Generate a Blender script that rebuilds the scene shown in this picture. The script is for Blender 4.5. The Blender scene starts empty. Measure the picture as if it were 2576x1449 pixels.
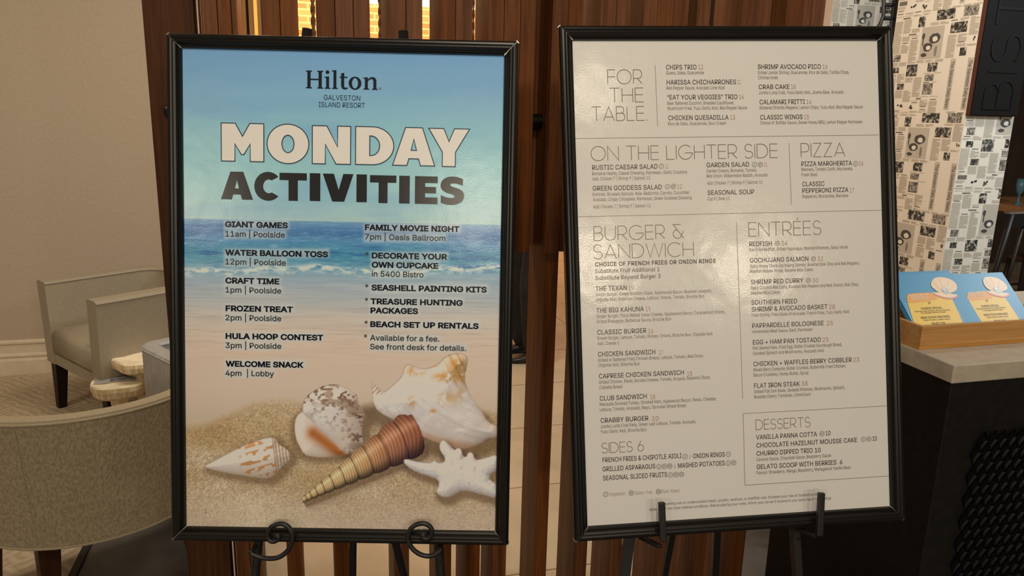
import bpy, bmesh, math, random
import numpy as np
from mathutils import Vector, Matrix

# ------------------------------------------------------------------ camera, world, lights, exposure
SC = bpy.context.scene
COL = SC.collection
W_PX, H_PX, F_PX, CAM_Z = 2576, 1449, 1900.0, 1.58
CXP, CYP = W_PX / 2, H_PX / 2


def unit(v):
    v = np.array(v, float)
    return v / np.linalg.norm(v)


UP_C = -unit([1077 - CXP, -(8795 - CYP), -F_PX])          # vertical vanishing point of the photograph
_fw = np.array([0, 0, -1.0])
_fh = unit(_fw - UP_C * (_fw @ UP_C))
RCAM = np.array([np.cross(_fh, UP_C), _fh, UP_C])          # camera axes -> world axes
CAMP = np.array([0, 0, CAM_Z])
cam_d = bpy.data.cameras.new('camera')
cam_d.sensor_width = 36.0
cam_d.lens = F_PX / W_PX * 36.0
cam_d.clip_start = 0.02
cam = bpy.data.objects.new('camera', cam_d)
M = Matrix.Identity(4)
for i in range(3):
    for j in range(3):
        M[i][j] = RCAM[i, j]
M.translation = Vector(CAMP)
cam.matrix_world = M
COL.objects.link(cam)
SC.camera = cam

SC.view_settings.view_transform = 'Standard'
SC.view_settings.look = 'None'
SC.view_settings.gamma = 1.0
SC.view_settings.exposure = 0.0
SC.view_settings.use_curve_mapping = False

world = bpy.data.worlds.new('world')
SC.world = world
world.use_nodes = True
world.node_tree.nodes['Background'].inputs[0].default_value = (1.0, 0.86, 0.72, 1)
world.node_tree.nodes['Background'].inputs[1].default_value = 0.055


def ray(x, y):
    d = RCAM @ np.array([x - CXP, -(y - CYP), -F_PX])
    return d / d[1]


def at_z(x, y, z):
    d = ray(x, y)
    return CAMP + d * (z - CAM_Z) / d[2]


def at_depth(x, y, Y):
    return CAMP + ray(x, y) * Y


TH = math.radians(15.5)                                    # the building's axes against the camera heading
AX = np.array([math.cos(TH), math.sin(TH), 0])
NX = np.array([-math.sin(TH), math.cos(TH), 0])
ZX = np.array([0, 0, 1.0])


def bld(s, t, z=0.0):
    return AX * s + NX * t + ZX * z


def lamp(name, kind, loc, energy, color, size=0.3, target=None, spot=None, blend=0.6, sy=None):
    d = bpy.data.lights.new(name, kind)
    d.energy = energy
    d.color = color
    if kind == 'AREA':
        d.size = size
        if sy:
            d.shape = 'RECTANGLE'
            d.size_y = sy
        else:
            d.shape = 'DISK'
    else:
        d.shadow_soft_size = size
    if kind == 'SPOT':
        d.spot_size = math.radians(spot)
        d.spot_blend = blend
    o = bpy.data.objects.new(name, d)
    o.location = Vector(loc)
    if target is not None:
        v = Vector(target) - Vector(loc)
        o.rotation_euler = v.to_track_quat('-Z', 'Y').to_euler()
    COL.objects.link(o)
    return o


WARM = (1.0, 0.865, 0.66)
WARM2 = (1.0, 0.70, 0.40)
# downlights in the lobby ceiling behind the photographer, plus an added fill lamp
lamp('lobby_downlight_and_fill', 'AREA', (-3.9, -6.6, 3.05), 42, WARM, 0.36, (-0.4, 1.4, 1.2))
lamp('lobby_downlight_and_fill', 'AREA', (-0.2, -6.9, 3.05), 72, WARM, 0.40, (0.0, 1.4, 1.2))
lamp('lobby_downlight_and_fill', 'AREA', (2.4, -5.4, 3.05), 38, WARM, 0.35, (0.4, 1.4, 1.2))
lamp('lobby_downlight_and_fill', 'AREA', (4.1, -5.1, 3.05), 34, WARM, 0.35, (0.4, 1.4, 1.2))
lamp('lobby_downlight_and_fill', 'AREA', (1.05, -1.25, 3.05), 4, WARM, 0.14, (0.5, 1.3, 1.2))
lamp('lobby_downlight_and_fill', 'AREA', (0.05, -0.25, 3.1), 21, WARM, 0.5, (0.1, 1.2, 1.0))  # added overhead fill, set where its reflection misses the boards
# lounge corner
lamp('lounge_downlight', 'AREA', (-3.0, 1.3, 3.1), 19, WARM, 0.5, (-2.6, 3.6, 0.4))
lamp('lounge_downlight', 'AREA', (-1.8, 2.9, 3.1), 7, WARM, 0.3, (-1.7, 3.1, 0))
# the lit room behind the slats
lamp('brick_wash', 'AREA', bld(0.6, 7.1, 3.15), 170, (1.0, 0.74, 0.46), 2.4, bld(0.6, 8.9, 2.2), sy=0.4)
lamp('room_downlight', 'AREA', bld(-0.1, 3.3, 3.1), 28, WARM, 0.8, bld(0.7, 2.9, 0.6))
lamp('room_downlight', 'AREA', bld(1.9, 3.9, 3.1), 11, WARM, 0.6, bld(1.7, 3.9, 0))
# cool display light on the bistro pillar
lamp('bistro_light', 'AREA', (3.6, 2.4, 2.9), 48, (0.86, 0.95, 1.0), 0.4, (2.6, 3.9, 1.2))
lamp('bistro_light', 'AREA', (1.5, 2.9, 3.1), 26, (1.0, 0.94, 0.84), 0.3, (2.1, 4.1, 1.5))
lamp('blue_glint_light', 'AREA', (-0.5, -1.2, 0.7), 0.45, (0.12, 0.2, 1.0), 0.16, (0.6, 1.35, 1.2))  # unseen blue lamp added for the blue glints on the frame rails

# ------------------------------------------------------------------ materials
MATS = {}


def lin(c):
    c = np.array(c, float) / 255.0
    return np.where(c <= 0.04045, c / 12.92, ((c + 0.055) / 1.055) ** 2.4)


def mat(name, rgb=None, rough=0.5, metal=0.0, spec=0.5, build=None, srgb=None, coat=0.0, emit=None, estr=0.0):
    if name in MATS:
        return MATS[name]
    m = bpy.data.materials.new(name)
    m.use_nodes = True
    nt = m.node_tree
    b = nt.nodes['Principled BSDF']
    if srgb is not None:
        rgb = lin(srgb)
    if rgb is not None:
        b.inputs['Base Color'].default_value = (rgb[0], rgb[1], rgb[2], 1)
    b.inputs['Roughness'].default_value = rough
    b.inputs['Metallic'].default_value = metal
    b.inputs['Specular IOR Level'].default_value = spec
    b.inputs['Coat Weight'].default_value = coat
    if emit is not None:
        b.inputs['Emission Color'].default_value = (*emit, 1)
        b.inputs['Emission Strength'].default_value = estr
    if build:
        build(nt, b)
    MATS[name] = m
    return m


def N_(nt, kind, **kw):
    n = nt.nodes.new(kind)
    for k, v in kw.items():
        if k in n.inputs:
            n.inputs[k].default_value = v
        else:
            setattr(n, k, v)
    return n


def ramp(nt, fac, stops):
    r = nt.nodes.new('ShaderNodeValToRGB')
    cr = r.color_ramp
    while len(cr.elements) > 1:
        cr.elements.remove(cr.elements[-1])
    cr.elements[0].position = stops[0][0]
    cr.elements[0].color = (*stops[0][1], 1)
    for p, c in stops[1:]:
        e = cr.elements.new(p)
        e.color = (*c, 1)
    nt.links.new(fac, r.inputs[0])
    return r.outputs[0]


def coords(nt, scale=(1, 1, 1), kind='Object', rot=(0, 0, 0)):
    tc = nt.nodes.new('ShaderNodeTexCoord')
    mp = nt.nodes.new('ShaderNodeMapping')
    mp.inputs['Scale'].default_value = scale
    mp.inputs['Rotation'].default_value = rot
    nt.links.new(tc.outputs[kind], mp.inputs[0])
    return mp.outputs[0]


def add_bump(nt, b, height, strength=0.2, dist=0.01):
    bp = nt.nodes.new('ShaderNodeBump')
    bp.inputs['Strength'].default_value = strength
    bp.inputs['Distance'].default_value = dist
    nt.links.new(height, bp.inputs['Height'])
    nt.links.new(bp.outputs[0], b.inputs['Normal'])


def noise_mat(name, c1, c2, scale=(8, 8, 8), rough=0.5, bump=0.0, nscale=4.0, detail=5, spec=0.5, dist=0.01, lo=0.35, hi=0.65, metal=0.0):
    def build(nt, b):
        v = coords(nt, scale)
        n = N_(nt, 'ShaderNodeTexNoise', Scale=nscale, Detail=detail)
        nt.links.new(v, n.inputs['Vector'])
        col = ramp(nt, n.outputs['Fac'], [(lo, tuple(lin(c1))), (hi, tuple(lin(c2)))])
        nt.links.new(col, b.inputs['Base Color'])
        if bump:
            add_bump(nt, b, n.outputs['Fac'], bump, dist)
    return mat(name, rough=rough, build=build, spec=spec, metal=metal)


def wood_mat(name, dark, light, rough=0.42, vary=0.35, axis=2):
    sc = [14, 14, 14]
    sc[axis] = 0.55

    def build(nt, b):
        v = coords(nt, tuple(sc))
        oi = nt.nodes.new('ShaderNodeObjectInfo')
        ad = N_(nt, 'ShaderNodeVectorMath', operation='ADD')
        ml = N_(nt, 'ShaderNodeMath', operation='MULTIPLY')
        ml.inputs[1].default_value = 37.0
        nt.links.new(oi.outputs['Random'], ml.inputs[0])
        nt.links.new(v, ad.inputs[0])
        nt.links.new(ml.outputs[0], ad.inputs[1])
        n = N_(nt, 'ShaderNodeTexNoise', Scale=2.2, Detail=7, Roughness=0.65, Distortion=0.6)
        nt.links.new(ad.outputs[0], n.inputs['Vector'])
        fine = N_(nt, 'ShaderNodeTexNoise', Scale=9.0, Detail=4, Roughness=0.7)
        nt.links.new(ad.outputs[0], fine.inputs['Vector'])
        mx = N_(nt, 'ShaderNodeMath', operation='MULTIPLY_ADD')
        mx.inputs[1].default_value = 0.45
        nt.links.new(fine.outputs['Fac'], mx.inputs[0])
        m2 = N_(nt, 'ShaderNodeMath', operation='MULTIPLY')
        m2.inputs[1].default_value = 0.55
        nt.links.new(n.outputs['Fac'], m2.inputs[0])
        nt.links.new(m2.outputs[0], mx.inputs[2])
        col = ramp(nt, mx.outputs[0], [(0.36, tuple(lin(dark))), (0.62, tuple(lin(light)))])
        hs = nt.nodes.new('ShaderNodeHueSaturation')
        mr = N_(nt, 'ShaderNodeMapRange')
        mr.inputs['To Min'].default_value = 1 - vary
        mr.inputs['To Max'].default_value = 1 + vary
        nt.links.new(oi.outputs['Random'], mr.inputs['Value'])
        nt.links.new(mr.outputs[0], hs.inputs['Value'])
        ms = N_(nt, 'ShaderNodeMath', operation='FRACT')
        mm = N_(nt, 'ShaderNodeMath', operation='MULTIPLY')
        mm.inputs[1].default_value = 13.7
        nt.links.new(oi.outputs['Random'], mm.inputs[0])
        nt.links.new(mm.outputs[0], ms.inputs[0])
        mr2 = N_(nt, 'ShaderNodeMapRange')
        mr2.inputs['To Min'].default_value = 0.88
        mr2.inputs['To Max'].default_value = 1.03
        nt.links.new(ms.outputs[0], mr2.inputs['Value'])
        nt.links.new(mr2.outputs[0], hs.inputs['Saturation'])
        nt.links.new(col, hs.inputs['Color'])
        nt.links.new(hs.outputs[0], b.inputs['Base Color'])
        add_bump(nt, b, mx.outputs[0], 0.08, 0.004)
    return mat(name, rough=rough, build=build, spec=0.12)


# ------------------------------------------------------------------ mesh helpers
class MB:
    """collects faces for ONE mesh object"""

    def __init__(self):
        self.v, self.f, self.mi, self.mats = [], [], [], []

    def m(self, material):
        if material not in self.mats:
            self.mats.append(material)
        return self.mats.index(material)

    def add(self, vs, fs, material):
        k = self.m(material)
        o = len(self.v)
        self.v += [tuple(float(c) for c in p) for p in vs]
        self.f += [tuple(i + o for i in f) for f in fs]
        self.mi += [k] * len(fs)

    def box(self, lo, hi, material, frame=None):
        x0, y0, z0 = lo
        x1, y1, z1 = hi
        vs = [(x0, y0, z0), (x1, y0, z0), (x1, y1, z0), (x0, y1, z0), (x0, y0, z1), (x1, y0, z1), (x1, y1, z1), (x0, y1, z1)]
        if frame is not None:
            vs = [frame(p) for p in vs]
        self.add(vs, [(0, 3, 2, 1), (4, 5, 6, 7), (0, 1, 5, 4), (1, 2, 6, 5), (2, 3, 7, 6), (3, 0, 4, 7)], material)

    def prism(self, poly, z0, z1, material, frame=None, inset=0.0):
        n = len(poly)
        vs = [(x, y, z0) for x, y in poly] + [(x, y, z1) for x, y in poly]
        if frame is not None:
            vs = [frame(p) for p in vs]
        fs = [tuple(reversed(range(n))), tuple(range(n, 2 * n))]
        fs += [(i, (i + 1) % n, n + (i + 1) % n, n + i) for i in range(n)]
        self.add(vs, fs, material)

    def loft(self, rings, material, close=True, caps=True):
        n = len(rings[0])
        vs = [p for r in rings for p in r]
        fs = []
        for k in range(len(rings) - 1):
            for i in range(n if close else n - 1):
                j = (i + 1) % n
                fs.append((k * n + i, k * n + j, (k + 1) * n + j, (k + 1) * n + i))
        if caps:
            fs.append(tuple(reversed(range(n))))
            fs.append(tuple(range((len(rings) - 1) * n, len(rings) * n)))
        self.add(vs, fs, material)

    def tube(self, pts, r, material, n=10, closed=False, rs=None):
        P = [np.array(p, float) for p in pts]
        rings = []
        ref = None
        L = len(P)
        for i in range(L):
            if closed:
                t = unit(P[(i + 1) % L] - P[i - 1])
            else:
                t = unit(P[min(i + 1, L - 1)] - P[max(i - 1, 0)])
            if ref is None:
                a = np.array([0, 0, 1.0]) if abs(t[2]) < 0.9 else np.array([1.0, 0, 0])
                ref = unit(np.cross(t, a))
            ref = unit(ref - t * (ref @ t))
            b = np.cross(t, ref)
            rr = rs[i] if rs else r
            rings.append([P[i] + rr * (math.cos(q) * ref + math.sin(q) * b) for q in np.linspace(0, 2 * math.pi, n, endpoint=False)])
        if closed:
            rings.append(rings[0])
        self.loft(rings, material, caps=not closed)

    def sphere(self, c, r, material, nu=14, nv=9, sc=(1, 1, 1)):
        rings = []
        for k in range(nv + 1):
            p = math.pi * k / nv
            rr = max(math.sin(p), 1e-3)
            rings.append([(c[0] + sc[0] * r * rr * math.cos(q), c[1] + sc[1] * r * rr * math.sin(q), c[2] - sc[2] * r * math.cos(p)) for q in np.linspace(0, 2 * math.pi, nu, endpoint=False)])
        self.loft(rings, material)

    def build(self, name, parent=None, smooth=False, bevel=0.0, seg=2, loc=None):
        me = bpy.data.meshes.new(name)
        me.from_pydata(self.v, [], self.f)
        for mt in self.mats:
            me.materials.append(mt)
        me.polygons.foreach_set('material_index', self.mi)
        if smooth:
            me.polygons.foreach_set('use_smooth', [True] * len(self.f))
        me.update()
        o = bpy.data.objects.new(name, me)
        if loc is not None:
            o.location = Vector(loc)
        COL.objects.link(o)
        if parent is not None:
            o.parent = parent
        if bevel:
            md = o.modifiers.new('bevel', 'BEVEL')
            md.width = bevel
            md.segments = seg
            md.limit_method = 'ANGLE'
            md.angle_limit = math.radians(40)
        if smooth and bevel:
            pass
        return o


def tag(o, label, cat, group=None, kind=None):
    o['label'] = label
    if cat:
        o['category'] = cat
    if group:
        o['group'] = group
    if kind:
        o['kind'] = kind
    return o


def thing(name, label, cat, matrix=None, loc=(0, 0, 0), rotz=0.0, group=None):
    o = bpy.data.objects.new(name, None)
    o.empty_display_size = 0.1
    COL.objects.link(o)
    if matrix is not None:
        o.matrix_world = matrix
    else:
        o.location = Vector(loc)
        o.rotation_euler = (0, 0, rotz)
    return tag(o, label, cat, group)


def structure(o, label=None):
    o['kind'] = 'structure'
    if label:
        o['label'] = label
    return o


def frame_mat(origin, ex, ey, ez):
    m = Matrix.Identity(4)
    for i in range(3):
        m[i][0], m[i][1], m[i][2], m[i][3] = ex[i], ey[i], ez[i], origin[i]
    return m


def chaikin(p, n=2, closed=True):
    p = [np.array(q, float) for q in p]
    for _ in range(n):
        o = []
        L = len(p)
        for i in range(L if closed else L - 1):
            a, b = p[i], p[(i + 1) % L]
            o += [a * 0.75 + b * 0.25, a * 0.25 + b * 0.75]
        if not closed:
            o = [p[0]] + o + [p[-1]]
        p = o
    return p


# ------------------------------------------------------------------ lettering
def load_font(n):
    import os
    try:
        return bpy.data.fonts.load(os.path.join(bpy.utils.system_resource('DATAFILES'), 'fonts', n))
    except Exception:
        return None


FONT = load_font('Inter.woff2')
_GL = {}


def tess(loops):
    """outline with holes -> flat vertices and triangles"""
    from mathutils.geometry import tessellate_polygon
    V = [p for lp in loops for p in lp]
    tr = tessellate_polygon([[Vector((float(p[0]), float(p[1]), 0)) for p in lp] for lp in loops])
    F = []
    for t in tr:
        a, b, c = (V[i] for i in t)
        cr = (b[0] - a[0]) * (c[1] - a[1]) - (b[1] - a[1]) * (c[0] - a[0])
        F.append(tuple(t) if cr > 0 else tuple(reversed(t)))
    return [tuple(map(float, p)) for p in V], F


def loops_shape(loops):
    v, f = tess(loops)
    return np.array(v), f


def _area(lp):
    return 0.5 * sum(lp[i - 1][0] * lp[i][1] - lp[i][0] * lp[i - 1][1] for i in range(len(lp)))


def _within(p, lp):
    r = False
    for i in range(len(lp)):
        (x0, y0), (x1, y1) = lp[i - 1], lp[i]
        if (y0 > p[1]) != (y1 > p[1]) and p[0] < (x1 - x0) * (p[1] - y0) / (y1 - y0) + x0:
            r = not r
    return r


def _contours(s, spacing, res):
    cu = bpy.data.curves.new('tmp', 'FONT')
    cu.body = s
    if FONT:
        cu.font = FONT
    cu.size = 1.0
    cu.space_character = spacing
    o = bpy.data.objects.new('tmp', cu)
    COL.objects.link(o)
    dg = bpy.context.evaluated_depsgraph_get()
    c2 = o.evaluated_get(dg).to_curve(dg)
    out = []
    for sp in c2.splines:
        pts = []
        if sp.type == 'BEZIER':
            B = sp.bezier_points
            for i in range(len(B)):
                a, b = B[i], B[(i + 1) % len(B)]
                p0, p1, p2, p3 = (np.array(q[:2]) for q in (a.co, a.handle_right, b.handle_left, b.co))
                chord = np.linalg.norm(p3 - p0)
                bend = np.linalg.norm((p1 + p2) / 2 - (p0 + p3) / 2)
                n = 1 if bend < 0.004 and (chord == 0 or abs((p1 - p0)[0] * (p3 - p0)[1] - (p1 - p0)[1] * (p3 - p0)[0]) / chord < 0.002) else res
                for k in range(n):
                    t = k / n
                    pts.append(tuple((1 - t) ** 3 * p0 + 3 * (1 - t) ** 2 * t * p1 + 3 * (1 - t) * t * t * p2 + t ** 3 * p3))
        else:
            pts = [tuple(p.co[:2]) for p in sp.points]
        q = []
        for p in pts:
            if not q or math.hypot(p[0] - q[-1][0], p[1] - q[-1][1]) > 1e-5:
                q.append(p)
        if len(q) > 2 and math.hypot(q[0][0] - q[-1][0], q[0][1] - q[-1][1]) < 1e-5:
            q.pop()
        if len(q) > 2:
            out.append(q)
    o.evaluated_get(dg).to_curve_clear()
    bpy.data.objects.remove(o)
    bpy.data.curves.remove(cu)
    return out


_OUT = []


def text_shape(s, bold=0.0, res=4, spacing=1.0):
    """flat lettering; bold lays a ribbon of that half-width over the outlines"""
    key = (s, bold, spacing)
    if key in _GL:
        return _GL[key]
    if not _OUT:
        _OUT.append(1)
        _OUT[0] = 1 if _area(_contours('I', 1.0, 4)[0]) > 0 else -1
    cs = _contours(s, spacing, res)
    outer = [c for c in cs if _area(c) * _OUT[0] > 0]
    holes = [c for c in cs if _area(c) * _OUT[0] <= 0]
    V, Fs = [], []
    for oc in outer:
        hs = [h for h in holes if _within(h[0], oc)]
        v, f = tess([oc] + hs)
        o = len(V)
        V += v
        Fs += [tuple(i + o for i in q) for q in f]
    if bold > 0:
        for c in cs:
            v, f = stroke(list(c) + [c[0]], bold * 2)
            o = len(V)
            V += [tuple(p) for p in v]
            Fs += [tuple(i + o for i in q) for q in f]
    _GL[key] = (np.array(V), Fs)
    return _GL[key]


CAP = None


def cap_height():
    global CAP
    if CAP is None:
        v, f = text_shape('H')
        CAP = v[:, 1].max()
    return CAP


def ell(cx, cy, rx, ry, a0=0, a1=360, n=28):
    return [(cx + rx * math.cos(math.radians(a)), cy + ry * math.sin(math.radians(a))) for a in np.linspace(a0, a1, n)]


# thin monoline capitals, unit cap height: width and strokes
THIN = {
    'A': (.82, [[(0, 0), (.41, 1), (.82, 0)], [(.12, .27), (.70, .27)]]),
    'B': (.64, [[(0, 0), (0, 1), (.36, 1)] + ell(.36, .765, .21, .235, 90, -90, 14) + [(0, .53)], [(.36, .53)] + ell(.38, .265, .26, .265, 90, -90, 14) + [(0, 0)]]),
    'C': (.93, [ell(.52, .5, .52, .51, 42, 318, 36)]),
    'D': (.82, [[(0, 0), (0, 1), (.30, 1)] + ell(.32, .5, .50, .5, 90, -90, 24) + [(0, 0)]]),
    'E': (.58, [[(.58, 1), (0, 1), (0, 0), (.58, 0)], [(0, .52), (.56, .52)]]),
    'F': (.56, [[(.58, 1), (0, 1), (0, 0)], [(0, .5), (.56, .5)]]),
    'G': (1.02, [ell(.52, .5, .52, .51, 45, 360, 40)[:-1] + [(1.04, .45)], [(.48, .45), (1.04, .45)]]),
    'H': (.76, [[(0, 0), (0, 1)], [(.76, 0), (.76, 1)], [(0, .5), (.76, .5)]]),
    'I': (.0, [[(0, 0), (0, 1)]]),
    'L': (.56, [[(0, 1), (0, 0), (.56, 0)]]),
    'N': (.80, [[(0, 0), (0, 1), (.80, 0), (.80, 1)]]),
    'O': (1.06, [ell(.53, .5, .53, .51, 0, 360, 44)]),
    'P': (.60, [[(0, 0), (0, 1), (.34, 1)] + ell(.34, .69, .28, .31, 90, -90, 16) + [(0, .38)]]),
    'R': (.66, [[(0, 0), (0, 1), (.34, 1)] + ell(.36, .69, .29, .31, 90, -90, 16) + [(0, .38)], [(.30, .38), (.66, 0)]]),
    'S': (.62, [ell(.31, .745, .275, .265, 25, 250, 20)[:-1] + [(.20, .495), (.40, .50)][:1] + [(.42, .485)] + ell(.31, .255, .305, .265, 62, -155, 20)]),
    'T': (.72, [[(0, 1), (.72, 1)], [(.36, 1), (.36, 0)]]),
    'U': (.76, [[(0, 1), (0, .36)] + ell(.38, .36, .38, .37, 180, 360, 20) + [(.76, 1)]]),
    'W': (1.22, [[(0, 1), (.31, 0), (.61, 1), (.92, 0), (1.22, 1)]]),
    'Z': (.64, [[(.0, 1), (.60, 1), (0, 0), (.64, 0)]]),
    '&': (.86, [[(.62, 1), (.05, 1), (.82, 0)], [(.36, .60)] + ell(.38, .31, .34, .31, 105, 300, 20) + [(.62, .14), (.80, .52)]]),
    '6': (.62, [[(.36, 1.02), (.06, .47)], ell(.31, .31, .31, .32, 0, 360, 28)]),
    '.': (.05, [ell(.02, .02, .012, .012, 0, 360, 8)]),
    "\u00c9": (.58, [[(.58, 1), (0, 1), (0, 0), (.58, 0)], [(0, .52), (.56, .52)], [(.24, 1.12), (.38, 1.26)]]),
}


def stroke(pts, w):
    """thin ribbon along a polyline (flat), mitred"""
    P = []
    for p in pts:
        if not P or np.hypot(p[0] - P[-1][0], p[1] - P[-1][1]) > 1e-4:
            P.append(np.array(p, float))
    n = len(P)
    closed = np.linalg.norm(P[0] - P[-1]) < 1e-3
    vs, fs = [], []
    for i in range(n):
        if closed and i in (0, n - 1):
            d0, d1 = unit(P[-1] - P[-2]), unit(P[1] - P[0])
        else:
            d0 = unit(P[i] - P[i - 1]) if i > 0 else unit(P[1] - P[0])
            d1 = unit(P[i + 1] - P[i]) if i < n - 1 else d0
        n0, n1 = np.array([-d0[1], d0[0]]), np.array([-d1[1], d1[0]])
        nn = n0 + n1
        L = np.linalg.norm(nn)
        if L < 0.35:
            nn, k = n0, 1.0
        else:
            nn = nn / L
            k = min(1 / max(nn @ n0, 0.3), 2.2)
        vs += [P[i] + nn * w / 2 * k, P[i] - nn * w / 2 * k]
    for i in range(n - 1):
        fs.append((2 * i + 1, 2 * i + 3, 2 * i + 2, 2 * i))
    return vs, fs


def thin_shape(s, w=0.042, gap=0.17, space=0.42):
    V, Fs, x = [], [], 0.0
    for ch in s:
        if ch == ' ':
            x += space
            continue
        wd, strokes = THIN[ch]
        for st in strokes:
            v, f = stroke(st, w)
            o = len(V)
            V += [(p[0] + x, p[1]) for p in v]
            Fs += [tuple(i + o for i in q) for q in f]
        x += wd + gap + (-.13 if ch in 'TAL' and False else 0)
    return np.array(V), Fs


# heavy display capitals on a unit box
def heavy(ch):
    if ch == 'M':
        return [[(0, 0), (0, 1), (.33, 1), (.5, .66), (.67, 1), (1, 1), (1, 0), (.68, 0), (.68, .46), (.53, .18), (.47, .18), (.32, .46), (.32, 0)]]
    if ch == 'O':
        return [ell(.5, .5, .5, .52, 0, 350, 44), ell(.5, .5, .145, .23, 0, 350, 30)]
    if ch == 'N':
        return [[(0, 0), (0, 1), (.38, 1), (.66, .45), (.66, 1), (1, 1), (1, 0), (.62, 0), (.34, .52), (.34, 0)]]
    if ch == 'D':
        return [[(0, 0), (0, 1), (.42, 1)] + ell(.44, .5, .56, .5, 84, -84, 26) + [(.42, 0)],
                [(.37, .24), (.37, .76)] + ell(.40, .5, .23, .26, 80, -80, 14)]
    if ch == 'A':
        return [[(0, 0), (.30, 1), (.70, 1), (1, 0), (.66, 0), (.615, .18), (.385, .18), (.34, 0)], [(.435, .40), (.565, .40), (.5, .70)]]
    if ch == 'Y':
        return [[(0, 1), (.37, 1), (.5, .66), (.63, 1), (1, 1), (.66, .38), (.66, 0), (.34, 0), (.34, .38)]]
    if ch == 'C':
        return [ell(.57, .5, .57, .52, 42, 318, 40)[0:40] + [(.83, .06 + .10)][:0] + ell(.60, .5, .235, .25, 300, 60, 22)]
    if ch == 'T':
        return [[(0, 1), (1, 1), (1, .74), (.67, .74), (.67, 0), (.33, 0), (.33, .74), (0, .74)]]
    if ch == 'I':
        return [[(0, 0), (0, 1), (1, 1), (1, 0)]]
    if ch == 'V':
        return [[(0, 1), (.36, 1), (.52, .42), (.67, 1), (1, 1), (.70, 0), (.31, 0)]]
    if ch == 'E':
        return [[(0, 0), (0, 1), (1, 1), (1, .76), (.45, .76), (.45, .62), (.93, .62), (.93, .39), (.45, .39), (.45, .24), (1, .24), (1, 0)]]
    if ch == 'S':
        top = [(.93, .93), (.72, 1.0), (.50, 1.02), (.26, .98), (.08, .86), (.02, .69), (.08, .53), (.24, .43), (.48, .375), (.60, .33), (.61, .27), (.53, .235), (.36, .24), (.18, .28), (.05, .335),
               (.05, .06), (.24, .0), (.48, -.02), (.74, .02), (.93, .13), (1.0, .31), (.95, .47), (.80, .57), (.56, .63), (.42, .68), (.42, .74), (.50, .765), (.66, .76), (.80, .73), (.93, .685)]
        return [[tuple(p) for p in chaikin(top[:15], 2, False)] + [tuple(p) for p in chaikin(top[15:], 2, False)]]
    return [[(0, 0), (0, 1), (1, 1), (1, 0)]]


def serif_letters():
    """H i l t o n  in a high-contrast serif, cap height 1; returns loops in one run"""
    def stem(x, w, h0, h1, foot=True, head='flag'):
        s = .075
        L = [(x - s, h0), (x + w + s, h0), (x + w + s, h0 + .045), (x + w, h0 + .08)]
        if head == 'slab':
            L += [(x + w, h1 - .08), (x + w + s, h1 - .045), (x + w + s, h1), (x - s, h1), (x - s, h1 - .045), (x, h1 - .08)]
        else:
            L += [(x + w, h1), (x - s - .01, h1 - .03), (x - s - .01, h1 - .075), (x, h1 - .10)]
        L += [(x, h0 + .08), (x - s, h0 + .045)]
        return L
    out = []
    out.append(stem(.08, .17, 0, 1, head='slab'))
    out.append(stem(.66, .17, 0, 1, head='slab'))
    out.append([(.25, .47), (.66, .47), (.66, .55), (.25, .55)])
    out.append(stem(1.05, .155, 0, .70))
    out.append(ell(1.12, .93, .10, .10, 0, 345, 18))
    out.append(stem(1.43, .155, 0, 1.06))
    t = [(1.83, .88), (1.83, .70), (1.75, .70), (1.75, .63), (1.83, .63), (1.83, .17), (1.88, .03), (1.99, -.02), (2.12, .0), (2.19, .05), (2.17, .10), (2.08, .085), (2.0, .11), (1.99, .20), (1.99, .63), (2.16, .63), (2.16, .70), (1.99, .70), (1.99, .92)]
    out.append(t)
    out.append([ell(2.55, .345, .33, .37, 0, 350, 40), ell(2.55, .345, .155, .29, 0, 350, 30)])
    n = stem(3.06, .155, 0, .70)
    out.append(n)
    out.append([(3.2, .55), (3.28, .65), (3.40, .715), (3.52, .71), (3.62, .64), (3.66, .52), (3.66, .08), (3.735, .045), (3.735, 0), (3.43, 0), (3.43, .045), (3.50, .08), (3.50, .46), (3.48, .56), (3.42, .60), (3.34, .585), (3.26, .52), (3.2, .44)])
    return out


def proj(P):
    c = RCAM.T @ (np.array(P) - CAMP)
    return CXP + F_PX * c[0] / -c[2], CYP - F_PX * c[1] / -c[2]


# ------------------------------------------------------------------ the printed beach picture
_RT = np.random.RandomState(7).rand(512, 512)


def vnoise(x, y, seed=0):
    x = x + seed * 17.31
    y = y + seed * 9.77
    xi, yi = np.floor(x).astype(int), np.floor(y).astype(int)
    fx, fy = x - xi, y - yi
    fx, fy = fx * fx * (3 - 2 * fx), fy * fy * (3 - 2 * fy)
    a = _RT[xi % 512, yi % 512]
    b = _RT[(xi + 1) % 512, yi % 512]
    c = _RT[xi % 512, (yi + 1) % 512]
    d = _RT[(xi + 1) % 512, (yi + 1) % 512]
    return (a * (1 - fx) + b * fx) * (1 - fy) + (c * (1 - fx) + d * fx) * fy


def fbm(x, y, seed=0, o=4):
    s, a, t = 0, 0.5, 0
    for k in range(o):
        s = s + a * vnoise(x, y, seed + k)
        t += a
        x, y, a = x * 2.03, y * 2.03, a * 0.5
    return s / t


def inside(px, py, poly):
    r = np.zeros(px.shape, bool)
    d = np.full(px.shape, 1e9)
    n = len(poly)
    for i in range(n):
        x0, y0 = poly[i]
        x1, y1 = poly[(i + 1) % n]
        if y0 != y1:
            c = ((y0 > py) != (y1 > py)) & (px < (x1 - x0) * (py - y0) / (y1 - y0) + x0)
            r ^= c
        ex, ey = x1 - x0, y1 - y0
        t = np.clip(((px - x0) * ex + (py - y0) * ey) / (ex * ex + ey * ey + 1e-9), 0, 1)
        d = np.minimum(d, np.hypot(px - x0 - t * ex, py - y0 - t * ey))
    return r, d


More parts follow.
